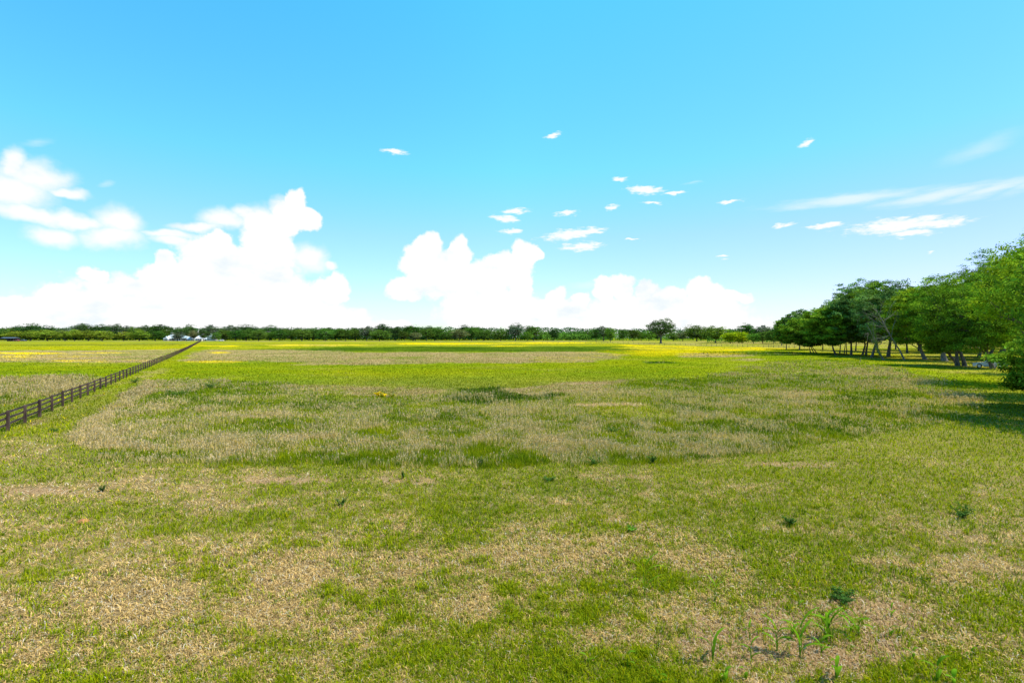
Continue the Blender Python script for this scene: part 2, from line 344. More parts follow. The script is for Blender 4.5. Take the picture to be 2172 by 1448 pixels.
for q in [(1040,885,220,16),(720,862,130,10),(470,858,110,10),(600,905,120,9),(1180,905,200,10),(1360,935,160,12),(1480,870,140,14),(1640,900,200,22),(1560,850,160,14),(1400,965,220,10),(900,975,320,8),(940,915,160,8),(380,845,90,8),(560,835,80,5),(1750,850,120,10),(1850,840,100,8),(330,975,150,7)]:
    ell(*q, G=.80, L=.62)
poly([(930,842),(985,824),(1060,822),(1075,834),(1190,836),(1190,846),(1100,852),(1010,858),(960,852)], .012, .03, G=1, L=1.0, T=.42)
ell(1325,870,85,14, G=.97, L=.2, T=.08); ell(1390,880,60,8, G=.95, L=.3, T=.1); ell(1300,858,90,4, G=.3, T=.1)
poly([(1075,826),(1200,812),(1330,808),(1260,830),(1120,836)], .02, .04, G=.35, T=.12)
poly([(740,829),(930,824),(960,836),(860,840),(740,838)], .02, .04, G=.3, T=.15)
# --- lawn mottling
for q in [(260,1300,420,75),(900,1215,330,60),(640,1230,160,30),(600,1012,340,10),(200,1030,220,12),(1180,1062,180,12),(1500,1350,240,70),(1900,1380,300,60),(1950,1210,260,45),(1480,1190,240,30),(1320,1012,160,8),(1130,1200,160,35),(420,1075,220,14),(60,1360,160,60),(700,1330,200,40),(1250,1180,120,20),(2080,1130,160,20),(950,1290,220,35)]:
    ell(*q, G=.37, L=.36)
for q in [(600,1108,280,26),(1050,1100,300,28),(900,1033,240,12),(1200,1040,320,12),(340,1172,130,16),(180,1085,220,22),(1000,1405,330,46),(450,1440,240,22),(620,1375,100,24),(1310,1290,140,40),(1350,1130,160,22),(1720,1150,220,20),(1780,1265,70,22),(2120,1270,120,50),(60,1005,110,22),(1230,1440,200,30),(430,1130,120,14),(900,1150,160,12),(1600,1090,300,22),(1450,1240,120,20),(2100,1420,100,50),(120,1210,90,20)]:
    ell(*q, G=.82, L=.36)
for q in [(1900,1050,360,45),(1800,985,320,22),(1560,1012,200,16)]:
    ell(*q, G=.88, L=.2)
for q in [(1780,1310,260,45),(1700,1400,160,40),(1560,1370,120,30),(80,1042,130,7),(850,1020,90,6),(1700,985,120,5),(640,1020,120,5),(1950,925,0.1,.1)]:
    ell(*q, k=.8, S=1.0, G=.2)
poly([(1500,1335),(1620,1300),(1830,1330),(1900,1400),(1700,1440),(1540,1420)], .05, .08, S=1.0, G=.2)
DEF = dict(G=1.0, T=.05, Y=.004, L=.36, S=0.0)
def layout(x, y):
    ysafe = np.maximum(y, 1e-3); a_ = np.where(y > .3, x / ysafe, 9.0); b_ = np.where(y > .3, np.log(ysafe), -3.0)
    ch = {k: np.full(x.shape, v, float) for k, v in DEF.items()}
    n1 = fbm(a_ * 14, b_ * 14, 5, 4) - .5; n2 = fbm(a_ * 60, b_ * 60, 9, 3) - .5; n3 = fbm(a_ * 5 + 3, b_ * 9, 19, 3) - .5
    ch['G'] += n3 * .15; ch['L'] += n1 * .25
    for kind, g, s_, rag, c in LAY:
        if kind == 'p':
            d = sdist(poly_ab(g), a_, b_) + (n1 * 2.2 + n2 * 1.4) * rag; m = sst(-s_, s_, d)
        else:
            u, v, ru, rv = g; ca, cb = AB(u, v); la = ru / F; lb = abs(AB(u, max(v - rv, 722.3))[1] - AB(u, v + rv)[1]) / 2 + .006
            d = 1 - np.hypot((a_ - ca + n1 * .12 * min(1, la * 4)) / la, (b_ - cb + n2 * .10 * min(1, lb * 8)) / lb) + n1 * .9 + n2 * .9; m = sst(-.15, .55, d) * s_
        for k, val in c.items(): ch[k] = ch[k] * (1 - m) + val * m
    # metre-scale mottling of real growth
    w1 = fbm(x / 1.7, y / 1.7, 31, 3) - .5; w2 = fbm(x / 6.5, y / 6.5, 37, 3) - .5; w3 = fbm(x / 28, y / 28, 43, 3) - .5
    r = np.hypot(x, y); near = 1 - sst(90, 220, r)
    mix = 4 * ch['G'] * (1 - ch['G']) + .12
    ch['G'] = np.clip(ch['G'] + mix * (w1 * .75 * near + w2 * .95 + w3 * .6), 0, 1)
    ch['L'] = np.clip(ch['L'] + w2 * .4 + w3 * .35, 0, 1)
    ch['Y'] = np.clip(ch['Y'] * (1 + 2.6 * (w2 + w3)) , 0, 1)
    return ch

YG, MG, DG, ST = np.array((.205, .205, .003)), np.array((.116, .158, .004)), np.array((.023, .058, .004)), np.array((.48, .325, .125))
STG = np.array((.27, .185, .090))
YEL, SOIL = np.array((.60, .42, .004)), np.array((.30, .19, .105))
def mixc(a_, b_, t): return a_ * (1 - t[:, None]) + b_ * t[:, None]
def greenc(L):
    c = mixc(np.broadcast_to(YG, (len(L), 3)), np.broadcast_to(MG, (len(L), 3)), np.clip(L * 2, 0, 1))
    return mixc(c, np.broadcast_to(DG, (len(L), 3)), np.clip(L * 2 - 1, 0, 1))

# ------------------------------------------------------------------ ground sheet
az_f = np.linspace(-math.radians(60), math.radians(60), 760); az_b = np.linspace(math.radians(60), math.radians(300), 50)[1:-1]
AZ = np.concatenate([az_f, az_b]); nA = len(AZ)
RR = np.concatenate([np.linspace(.6, 6, 8)[:-1], np.geomspace(6, 700, 380), np.geomspace(700, 9000, 22)[1:]]); nR = len(RR)
gx = (RR[:, None] * np.sin(AZ)[None]).ravel(); gy = (RR[:, None] * np.cos(AZ)[None]).ravel(); gz = terr(gx, gy)
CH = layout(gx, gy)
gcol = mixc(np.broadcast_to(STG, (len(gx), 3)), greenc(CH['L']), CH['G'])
rr = np.hypot(gx, gy)
thatch = (1 - sst(25, 90, rr)) * .5
gcol = mixc(gcol, np.broadcast_to(np.array((.15, .105, .055)), gcol.shape), thatch * 1.4)
gcol = mixc(gcol, np.broadcast_to(SOIL, gcol.shape), CH['S'] * .5)
gcol = mixc(gcol, np.broadcast_to(YEL, gcol.shape), np.clip(CH['Y'] * .95, 0, 1) * sst(90, 170, rr))
V = np.stack([gx, gy, gz], 1); idx = np.arange(nR * nA).reshape(nR, nA)
nxt = np.roll(idx, -1, 1)
FQ = np.stack([idx[:-1], idx[1:], nxt[1:], nxt[:-1]], -1).reshape(-1, 4)
V = np.vstack([V, [[0, 0, 0]]]); gcol = np.vstack([gcol, [[.2, .2, .05]]])
FT = np.stack([idx[0], nxt[0], np.full(nA, nR * nA)], -1)
def ground_mat():
    m, t = mat_new('meadow_ground'); out = N(t, 'ShaderNodeOutputMaterial'); b = N(t, 'ShaderNodeBsdfDiffuse'); t.links.new(b.outputs[0], out.inputs[0])
    at = N(t, 'ShaderNodeAttribute', attribute_name='Col'); tc = N(t, 'ShaderNodeTexCoord'); src = at.outputs['Color']
    for sc_, lo, hi in ((22, .62, 1.38), (3.0, .74, 1.26), (.5, .84, 1.16), (.09, .88, 1.12)):
        nz = N(t, 'ShaderNodeTexNoise'); nz.inputs['Scale'].default_value = sc_; nz.inputs['Detail'].default_value = 4; nz.inputs['Roughness'].default_value = .7; t.links.new(tc.outputs['Object'], nz.inputs['Vector'])
        mr = N(t, 'ShaderNodeMapRange'); t.links.new(nz.outputs['Fac'], mr.inputs[0]); mr.inputs[1].default_value = .3; mr.inputs[2].default_value = .7; mr.inputs[3].default_value = lo; mr.inputs[4].default_value = hi
        v = N(t, 'ShaderNodeVectorMath', operation='SCALE'); t.links.new(src, v.inputs[0]); t.links.new(mr.outputs[0], v.inputs[3]); src = v.outputs[0]
    t.links.new(src, b.inputs[0])
    nz = N(t, 'ShaderNodeTexNoise'); nz.inputs['Scale'].default_value = 9; nz.inputs['Detail'].default_value = 6; t.links.new(tc.outputs['Object'], nz.inputs['Vector'])
    bp = N(t, 'ShaderNodeBump'); bp.inputs['Strength'].default_value = .6; bp.inputs['Distance'].default_value = .05; t.links.new(nz.outputs['Fac'], bp.inputs['Height']); t.links.new(bp.outputs[0], b.inputs['Normal'])
    return m
ground = link('ground', mesh_np('ground', V, [FQ, FT], ground_mat(), gcol, smooth=True)); tag(ground, kind='structure')

def lookup(x, y):
    r = np.hypot(x, y); t = np.arctan2(x, y); fi = np.interp(r, RR, np.arange(nR)); fa = (t - az_f[0]) / (az_f[1] - az_f[0]); fa = np.clip(fa, 0, len(az_f) - 1.001)
    i = np.clip(np.floor(fi).astype(int), 0, nR - 2); j = np.floor(fa).astype(int); di = fi - i; dj = fa - j; out = {}
    for k, A in CH.items():
        A = A.reshape(nR, nA); out[k] = (A[i, j] * (1 - di) + A[i + 1, j] * di) * (1 - dj) + (A[i, j + 1] * (1 - di) + A[i + 1, j + 1] * di) * dj
    return out

# ------------------------------------------------------------------ grass
rng = np.random.default_rng(7)
def blades(x, y, z, L, w, tilt, phi, col, bend=False, tipk=1.0):
    n = len(x); p = np.stack([x, y, z], 1); psi = phi + PI / 2 + rng.normal(0, .5, n)
    s = np.stack([np.cos(psi), np.sin(psi), np.zeros(n)], 1) * (w / 2)[:, None]
    hd = np.stack([np.cos(phi), np.sin(phi), np.zeros(n)], 1)
    if not bend:
        tip = p + hd * (L * np.sin(tilt))[:, None]; tip[:, 2] += L * np.cos(tilt)
        V = np.stack([p - s, p + s, tip], 1).reshape(-1, 3); Fc = np.arange(3 * n).reshape(n, 3); C = np.repeat(col, 3, 0); C[2::3] *= tipk
        return V, Fc, C
    t1 = tilt * .6; t2 = np.minimum(tilt * 1.5, 1.55)
    mid = p + hd * (L * .55 * np.sin(t1))[:, None]; mid[:, 2] += L * .55 * np.cos(t1)
    tip = mid + hd * (L * .5 * np.sin(t2))[:, None]; tip[:, 2] += L * .5 * np.cos(t2)
    V = np.stack([p - s * .8, p + s * .8, mid + s, mid - s, tip], 1).reshape(-1, 3); b = np.arange(n) * 5
    C = np.repeat(col, 5, 0)
    return V, (np.stack([b, b + 1, b + 2], 1), np.stack([b, b + 2, b + 3], 1), np.stack([b + 3, b + 2, b + 4], 1)), C
def scatter(n, r0, r1, half=50):
    t = rng.uniform(-math.radians(half), math.radians(half), n); inv = rng.uniform(1 / r1, 1 / r0, n); r = 1 / inv
    x = r * np.sin(t); y = r * np.cos(t); return x, y, r
grass_m = leaf_mat('grass_blades', trans=.34)
def patchiness(x, y):
    return (fbm(x / .22, y / .22, 71, 2) - .5) * .9 + (fbm(x / .8, y / .8, 73, 3) - .5) * 1.3
def short_grass():
    Vs, Fs, Cs, off = [], [], [], 0
    for (n, r0, r1, bend) in ((430000, 7.0, 16, True), (380000, 16, 45, False), (170000, 45, 140, False), (70000, 140, 420, False)):
        x, y, r = scatter(n, r0, r1); c = lookup(x, y)
        keep = ((c['T'] < .16) | (rng.random(n) < .35)) & ((r > 40) | (fbm(x / .16, y / .16, 77, 2) > .40) | (rng.random(n) < .38)); x, y, r = x[keep], y[keep], r[keep]; c = {k: v[keep] for k, v in c.items()}; n = len(x)
        z = terr(x, y); px_ = r / 512
        pn = patchiness(x, y); gp = np.clip(c['G'] + pn * (1.1 * 4 * c['G'] * (1 - c['G'])), 0, 1); isg = rng.random(n) < gp
        bare = c['S'] > .3
        isg &= ~(bare & (rng.random(n) < .35))
        L = np.where(isg, rng.uniform(.045, .13, n) * (1 + .5 * c['L'] + np.clip(pn, 0, 1) * 1.2), rng.uniform(.05, .17, n))
        L = np.maximum(L, px_ * rng.uniform(1.6, 3.2, n)); L = np.minimum(L, .45)
        w = np.maximum(rng.uniform(.004, .010, n), px_ * rng.uniform(.3, .75, n))
        tilt = np.where(isg, rng.uniform(.15, 1.15, n), rng.uniform(.85, 1.52, n))
        far = r > 45; tilt = np.where(far, rng.uniform(.2, 1.0, n), tilt)
        L = np.where(far, np.minimum(L, .14), L)
        phi = rng.uniform(0, 2 * PI, n)
        gc = greenc(np.clip(c['L'] + rng.normal(0, .3, n), 0, 1)) * rng.uniform(.6, 1.6, n)[:, None]
        st = ST * rng.uniform(.32, 1.6, n)[:, None]; red = rng.random(n) < .07; st[red] = SOIL * .9
        st[bare] = st[bare] * .45 + np.array((.40, .25, .15)) * rng.uniform(.3, .75, int(bare.sum()))[:, None]
        pale = rng.random(n) < .10; st[pale] = np.array((.58, .50, .38)) * rng.uniform(.8, 1.1, pale.sum())[:, None]
        st[far] *= .62; gc[far] *= .9; gc[~far] *= 1.3; col = np.where(isg[:, None], gc, st)
        yl = rng.random(n) < np.clip(c['Y'] * .9, 0, .9); col[yl] = YEL * rng.uniform(.8, 1.15, yl.sum())[:, None]; L = np.where(yl & far, .3, L)
        if bend: V_, F_, C_ = blades(x, y, z, L, w, tilt, phi, col, True)
        else: V_, F_, C_ = blades(x, y, z, L, w, tilt, phi, col)
        if isinstance(F_, tuple): Fs += [f + off for f in F_]
        else: Fs.append(F_ + off)
        Vs.append(V_); Cs.append(C_); off += len(V_)
    t = rng.uniform(-math.radians(48), math.radians(48), 5200); r = 1 / rng.uniform(1 / 30, 1 / 7.5, 5200); tx = r * np.sin(t); ty = r * np.cos(t); c = lookup(tx, ty)
    ok = (rng.random(5200) < .15 + .7 * c['G']) & (c['T'] < .1); tx, ty, r = tx[ok], ty[ok], r[ok]; k = 13; n = len(tx) * k
    L_ = np.repeat(c['L'][ok], k); tr = np.repeat(rng.normal(0, .22, len(tx)), k); R_ = np.repeat(r, k); x = np.repeat(tx, k) + rng.normal(0, .035, n); y = np.repeat(ty, k) + rng.normal(0, .035, n)
    gc = greenc(np.clip(L_ + tr + rng.normal(0, .12, n), 0, 1)) * rng.uniform(.9, 1.9, n)[:, None]; dry = rng.random(n) < .12; gc[dry] = ST * .9
    V_, F_, C_ = blades(x, y, terr(x, y), np.repeat(rng.uniform(.08, .20, len(tx)), k) * rng.uniform(.6, 1.1, n), np.maximum(rng.uniform(.006, .014, n), R_ / 512 * .5), rng.uniform(.15, 1.25, n), rng.uniform(0, 2 * PI, n), gc, True)
    Fs += [f + off for f in F_]; Vs.append(V_); Cs.append(C_); off += len(V_)
    o = link('mown_grass', mesh_np('mown_grass', np.vstack(Vs), Fs, grass_m, np.vstack(Cs)))
    tag(o, 'short mown grass, green blades mixed with dry straw, over the open ground', 'grass', kind='stuff')
def tall_grass():
    Vs, Fs, Cs, off = [], [], [], 0
    for (n, r0, r1) in ((520000, 18, 60), (260000, 60, 260)):
        x, y, r = scatter(n, r0, r1); c = lookup(x, y); clump = fbm(x / .9, y / .9, 91, 3)
        keep = (c['T'] > .14) & (rng.random(n) < .45 + clump); x, y, r = x[keep], y[keep], r[keep]; c = {k: v[keep] for k, v in c.items()}; clump = clump[keep]; n = len(x)
        z = terr(x, y); px_ = r / 512; pn = patchiness(x, y)
        gp = np.clip(c['G'] + pn * .7 + (fbm(x / 2.6, y / 3.6, 87, 3) - .5) * 1.5, 0, 1); isg = rng.random(n) < gp
        big = fbm(x / 2.4, y / 2.4, 95, 3)
        L = c['T'] * (.35 + 1.1 * clump) * np.where(isg, rng.uniform(.5, 1.0, n), rng.uniform(.6, 1.35, n)) * (.3 + 1.3 * big)
        w = np.maximum(rng.uniform(.006, .012, n), px_ * rng.uniform(.35, .8, n)); tilt = np.where(isg, rng.uniform(.05, .75, n), np.abs(rng.normal(0, .35, n))); phi = rng.uniform(0, 2 * PI, n)
        lsh = np.clip(c['L'] + rng.normal(0, .2, n) + (fbm(x / 1.5, y / 1.5, 97, 3) - .5) * .9, 0, 1)
        gc = greenc(lsh) * rng.uniform(.9, 1.75, n)[:, None]
        st = np.array((.56, .42, .165)) * rng.uniform(.6, 1.2, n)[:, None] * np.where(r > 60, .75, 1.0)[:, None]
        col = np.where(isg[:, None], gc, st)
        yl = rng.random(n) < c['Y'] * .6; col[yl] = YEL
        V_, F_, C_ = blades(x, y, z, L, w, tilt, phi, col); Vs.append(V_); Fs.append(F_ + off); Cs.append(C_); off += len(V_)
        # seed heads on a share of the dry stalks: short fat inverted triangles at the stalk tips
        k = (~isg) & (rng.random(n) < .35) & (c['T'] > .25)
        tipx = x[k] + np.cos(phi[k]) * L[k] * np.sin(tilt[k]); tipy = y[k] + np.sin(phi[k]) * L[k] * np.sin(tilt[k]); tipz = z[k] + L[k] * np.cos(tilt[k])
        m = int(k.sum()); V_, F_, C_ = blades(tipx, tipy, tipz + .02, -np.full(m, .10), w[k] * 1.7, tilt[k] * .5, phi[k], np.array((.52, .39, .22)) * rng.uniform(.75, 1.15, m)[:, None]); Vs.append(V_); Fs.append(F_ + off); Cs.append(C_); off += len(V_)
    o = link('meadow_grass', mesh_np('meadow_grass', np.vstack(Vs), Fs, grass_m, np.vstack(Cs)))
    tag(o, 'tall unmown grass with straw seed heads and green clumps in the middle field', 'grass', kind='stuff')
short_grass(); tall_grass()

# ------------------------------------------------------------------ trees
BARK = wood_mat('bark_grey_brown', (.045, .037, .030), (.17, .145, .12), 7, (1, 1, .22), .8)
BARK_P = wood_mat('bark_pale_grey', (.10, .085, .070), (.27, .24, .205), 7, (1, 1, .22), .6)
LEAF = leaf_mat('tree_leaves', gain=1.02, trans=.24, spec=.0)
LEAF_FAR = leaf_mat('far_tree_leaves', trans=.3, jitter=(.045, .45))
def unit(v): return v / (np.linalg.norm(v, axis=-1, keepdims=True) + 1e-9)
def tube_np(pts, rad, n=7):
    pts = np.asarray(pts, float); m = len(pts); d = np.gradient(pts, axis=0); d = unit(d); ref = np.array((0.31, .95, .05)); a_ = unit(np.cross(d, ref)); b_ = np.cross(d, a_)
    t = np.linspace(0, 2 * PI, n, endpoint=False); V = pts[:, None] + (a_[:, None] * np.cos(t)[None, :, None] + b_[:, None] * np.sin(t)[None, :, None]) * np.asarray(rad)[:, None, None]
    i = np.arange(m * n).reshape(m, n); j = np.roll(i, -1, 1); return V.reshape(-1, 3), np.stack([i[:-1], j[:-1], j[1:], i[1:]], -1).reshape(-1, 4)
def curve(p, q, sag, k=5, R=None):
    t = np.linspace(0, 1, k)[:, None]; p = np.asarray(p, float); q = np.asarray(q, float); m = p + (q - p) * .5 + np.asarray(sag)
    return (1 - t) ** 2 * p + 2 * t * (1 - t) * m + t * t * q
class Tubes:
    def __init__(s): s.V = []; s.F = []; s.n = 0
    def add(s, pts, rad, n=7):
        V, F_ = tube_np(pts, rad, n); s.V.append(V); s.F.append(F_ + s.n); s.n += len(V)
    def mesh(s, name, mat): return mesh_np(name, np.vstack(s.V), np.vstack(s.F), mat, smooth=True)
def leaf_quads(R, C, Nn, size, col, jit=.25, fold=0):
    n = len(C); rv = unit(R.normal(size=(n, 3))); nn = unit(Nn + R.normal(size=(n, 3)) * .45); a_ = unit(np.cross(nn, rv)); b_ = np.cross(nn, a_)
    s = size * R.uniform(.6, 1.25, n)[:, None]
    V = np.stack([C - a_ * s, C - b_ * s * .55, C + a_ * s, C + b_ * s * .55], 1).reshape(-1, 3); Fc = np.arange(4 * n).reshape(n, 4)
    return V, Fc, np.repeat(col, 4, 0)
def make_tree(seed, H, cr, base, top_c=(0, 0), trunk_r=.35, lobes=22, sprays=26, leaves=40, leaf=.16, col=(.055, .12, .016), spray_r=.75, cz=1.0,
              fill=.9, stems=((0, 0),), droop=.0, sides=8, open_=0.0, colvar=.35, foot=None):
    """returns trunk mesh and crown mesh. H height, cr crown radius, base height of crown bottom, top_c crown offset by lean"""
    R = np.random.default_rng(seed); tc = np.array((top_c[0], top_c[1], 0.0)); mid = np.array((tc[0], tc[1], (H + base) / 2)); hr = (H - base) / 2
    cent = []; tries = 0
    while len(cent) < lobes and tries < 4000:
        tries += 1; d = unit(R.normal(size=3)); rad = R.uniform(.35, 1) ** .5 * .74; p = d * rad
        if p[2] < -.66 and R.random() < .5: continue
        p = mid + p * np.array((cr, cr, hr * cz))
        if all(np.linalg.norm((p - q) / np.array((cr, cr, hr))) > .30 for q in cent): cent.append(p)
    cent = np.array(cent); T = Tubes(); fork_z = base * .75 + .08 * H
    fork = np.array((tc[0] * .45, tc[1] * .45, fork_z))
    for (ox, oy) in stems:
        st = np.array((ox, oy, -.15)); fk = fork + np.array((ox, oy, 0)) * .6
        pts = curve(st, fk, (R.normal(0, .15), R.normal(0, .15), 0), 6); k = trunk_r / max(1, len(stems) ** .4)
        rad = k * np.array((1.45, 1.08, .95, .88, .82, .74)); T.add(pts, rad, sides)
        top = mid + np.array((R.normal(0, .1) * cr, R.normal(0, .1) * cr, hr * .55)); T.add(curve(fk, top, (R.normal(0, .3), R.normal(0, .3), 0), 6), k * np.linspace(.72, .08, 6), sides)
    for i, c in enumerate(cent):
        s0 = fork + (mid + np.array((0, 0, hr * .4)) - fork) * R.uniform(0, .6); sag = (R.normal(0, .06) * cr, R.normal(0, .06) * cr, -.04 * cr)
        L = np.linalg.norm(c - s0); r0 = trunk_r * R.uniform(.22, .42); T.add(curve(s0, c, sag, 5), r0 * np.array((1, .75, .55, .35, .15)), 6)
        for k in range(3):
            e_ = c + unit(R.normal(size=3)) * cr * .24; T.add(curve(s0 + (c - s0) * R.uniform(.45, .8), e_, (0, 0, 0), 4), r0 * np.array((.4, .28, .16, .05)), 4)
    base_c = np.array(col); LV, LC, LN, LCol = [], [], [], []
    lr = np.array((cr, cr, hr)) * R.uniform(.26, .42, (len(cent), 1)) * fill; lr[:, 2] *= R.uniform(.7, 1.0, len(cent))
    for c, rad in zip(cent, lr):
        ns = max(4, int(sprays * R.uniform(.75, 1.2))); d = unit(R.normal(size=(ns, 3))); d[:, 2] = np.where(d[:, 2] < -.2, d[:, 2] * .5, d[:, 2]); q = c + d * rad * R.uniform(.7, 1.08, (ns, 1))
        keep = R.random(ns) > open_; q = q[keep]; d = d[keep]; ns = len(q)
        lob = R.normal(0, colvar * .35)
        for p, dd in zip(q, d):
            m = max(3, int(leaves * R.uniform(.6, 1.3))); off = R.normal(size=(m, 3)) * spray_r * np.array((.55, .55, .24)); off[:, 2] -= np.hypot(off[:, 0], off[:, 1]) ** 2 * droop
            nn = unit(dd * 1.0 + np.array((0, 0, .7)) + R.normal(0, .45, 3)); nn = np.broadcast_to(nn, (m, 3))
            f = 1 + lob + R.normal(0, colvar * .4); hue = R.normal(0, .08) + lob * .2
            cc = base_c * np.clip(f, .45, 1.9) * np.array((1 + hue * 1.6, 1 + hue * .3, 1)); cc = cc * R.uniform(.6, 1.45, (m, 1))
            LV.append(p + off); LN.append(nn); LCol.append(cc)
    V_, F_, C_ = leaf_quads(R, np.vstack(LV), np.vstack(LN), leaf, np.clip(np.vstack(LCol), .004, 1))
    return T, (V_, F_, C_)
def tree_obj(name, loc, tm, cm, label, cat='tree', group=None, rz=0, scale=(1, 1, 1), skirt=None):
    r = empty(name, loc, rz); r.scale = scale; link('trunk', tm, r); link('crown', cm, r); tag(r, label, cat, group); return r
def copy_tree(src, loc, rz, scale, label, group, name=None):
    r = src.copy(); COL.objects.link(r); r.location = loc; r.rotation_euler = (0, 0, rz); r.scale = scale
    if name: r.name = name
    for ch in src.children:
        c = ch.copy(); COL.objects.link(c); c.parent = r
    r['label'] = label
    if group: r['group'] = group
    return r

# --- the shelter belt on the right: every trunk stands where the photograph shows it
# (u base, v base, u crown, v top, crown width px, crown bottom v, trunk radius, colour key, label, stems)
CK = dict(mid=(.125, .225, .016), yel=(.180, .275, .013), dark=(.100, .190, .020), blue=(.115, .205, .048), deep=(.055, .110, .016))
G1 = 'trees of the shady belt along the right side'
BELT = [
 (1727,748,1713,664,92,737,.26,'mid','leftmost tree of the right-hand belt, with a dark leaning triple trunk',((0,0),(-1.0,.3),(1.2,.5))),
 (1668,741,1668,669,34,730,.22,'dark','slender dark tree poking up left of the belt',((0,0),)),
 (1696,742,1700,655,70,722,.25,'blue','dark bluish tree just behind the leftmost belt tree',((0,0),)),
 (1774,752.5,1757,640,86,728,.30,'mid','belt tree whose slim dark trunk leans left, second trunk from the left',((0,0),)),
 (1781,749,1785,628,72,726,.20,'mid','thin straight-trunked tree beside the left-leaning slim trunk',((0,0),)),
 (1791,751,1795,616,80,724,.20,'dark','belt tree on a forked thin trunk, left of the stout dark pair',((0,0),(.8,.2))),
 (1805,753,1806,598,104,726,.36,'blue','tall belt tree on a stout dark trunk below the first high point',((0,0),)),
 (1829,753,1842,584,118,722,.42,'mid','tallest rounded belt tree left of the bare tree, thick curved trunk',((0,0),(.9,-.4))),
 (1849,758,1868,606,92,715,.34,'blue','tree with brown trunk directly behind the ivy-covered trunk',((0,0),)),
 (1884,756,1893,590,132,712,.46,'dark','broad dark tree with forking black limbs behind the bare tree',((0,0),)),
 (1962,762,1943,594,112,734,.46,'yel','yellow-green tree on a straight grey trunk right of the bare tree',((0,0),)),
 (2003,765,1992,578,110,728,.56,'mid','tall tree on the thickest pale grey trunk in the belt',((0,0),)),
 (2031,774,1996,668,72,746,.34,'yel','low bright green tree whose trunk leans hard to the left',((0,0),)),
 (2046,776,2028,575,138,738,.48,'mid','large tree on the twin rough trunks leaning left',((0,0),(-.9,.5))),
 (2076,757,2088,545,130,730,.40,'yel','bright-topped tree behind and left of the white car',((0,0),)),
 (2096,763,2118,535,140,732,.42,'dark','tree with curved dark trunk rising just behind the white car',((0,0),)),
 (2106,781,2078,604,116,742,.36,'mid','tree whose leaning trunk stands in front of the white car',((0,0),)),
 (2112,758,2160,500,170,728,.45,'yel','very tall tree rising at the right edge above the white car',((0,0),)),
 (2185,764,2182,488,150,730,.45,'mid','highest tree cut by the right edge of the photo',((0,0),)),
 (2240,772,2232,455,190,735,.5,'dark','dark tree just outside the right edge behind the near bush',((0,0),)),
]
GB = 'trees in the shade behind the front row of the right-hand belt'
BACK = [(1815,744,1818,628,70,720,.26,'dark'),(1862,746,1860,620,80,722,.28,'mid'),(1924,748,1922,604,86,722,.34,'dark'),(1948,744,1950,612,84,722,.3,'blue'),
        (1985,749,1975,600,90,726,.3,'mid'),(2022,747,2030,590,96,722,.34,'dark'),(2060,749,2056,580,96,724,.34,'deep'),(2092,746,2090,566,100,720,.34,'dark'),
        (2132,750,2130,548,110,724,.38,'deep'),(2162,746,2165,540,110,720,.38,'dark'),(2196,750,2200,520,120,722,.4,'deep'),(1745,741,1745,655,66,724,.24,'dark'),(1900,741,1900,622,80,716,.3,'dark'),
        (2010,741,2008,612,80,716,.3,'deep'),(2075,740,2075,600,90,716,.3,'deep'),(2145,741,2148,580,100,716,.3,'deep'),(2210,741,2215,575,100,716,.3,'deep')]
BL = ['dark rear-row tree seen through the belt above the forked thin trunk','rear-row tree showing just left of the ivy-covered trunk','dark rear-row tree between the bare tree and the yellow-green tree',
      'bluish rear-row tree behind the yellow-green tree','rear-row tree left of the thickest pale grey trunk','dark rear-row tree behind the hard-leaning low tree','deep green rear-row tree right of the twin leaning trunks',
      'dark rear-row tree behind the white car bonnet','shadowed rear-row tree behind the white car windows','dark rear-row tree near the right edge behind the near bush','deep green rear-row tree at the very right edge',
      'dark rear-row tree between the leftmost belt tree and the slim leaning trunk','farthest-row tree behind the base of the bare tree','farthest-row tree behind the thickest pale grey trunk',
      'farthest-row tree left of the white car','farthest-row tree behind the white car','farthest-row tree cut by the right edge of the photo']
def belt_tree(i, B, label, group, leafy, name):
    ub, vb, uc, vt, wpx, vbot, tr, ck = B[:8]; X, Y, Z = G(ub, vb); k = Y / F
    H = HCAM + (HV - vt) * k - Z; base = max(1.6, HCAM + (HV - vbot) * k - Z); cr = wpx * k / 2 * 1.17
    dx = (uc - ub) * k; cc = np.array(CK[ck])
    stems = B[9] if len(B) > 9 else ((0, 0),)
    px_m = 512 / Y; lf = max(.13, .85 / px_m) * .9
    lob, spr, lv = leafy
    base = max(.9, base - .13 * H)
    T, (V_, F_, C_) = make_tree(100 + i * 7, H, cr, base, (dx, 0), tr, lob, spr, lv, lf, cc, .92, stems=stems, open_=.10, sides=9, fill=.98, colvar=.6)
    tm = T.mesh('trunk', BARK_P if i in (10, 11) and name == 'shade_tree' else BARK); cm = mesh_np('crown', V_, F_, LEAF, C_)
    return tree_obj(name, (X, Y, Z), tm, cm, label, 'tree', group)
for i, B in enumerate(BELT): belt_tree(i, B, B[8], G1, (38, 26, 46), 'shade_tree')
for i, B in enumerate(BACK): belt_tree(40 + i, B, BL[i], GB, (28, 20, 30), 'shade_tree')

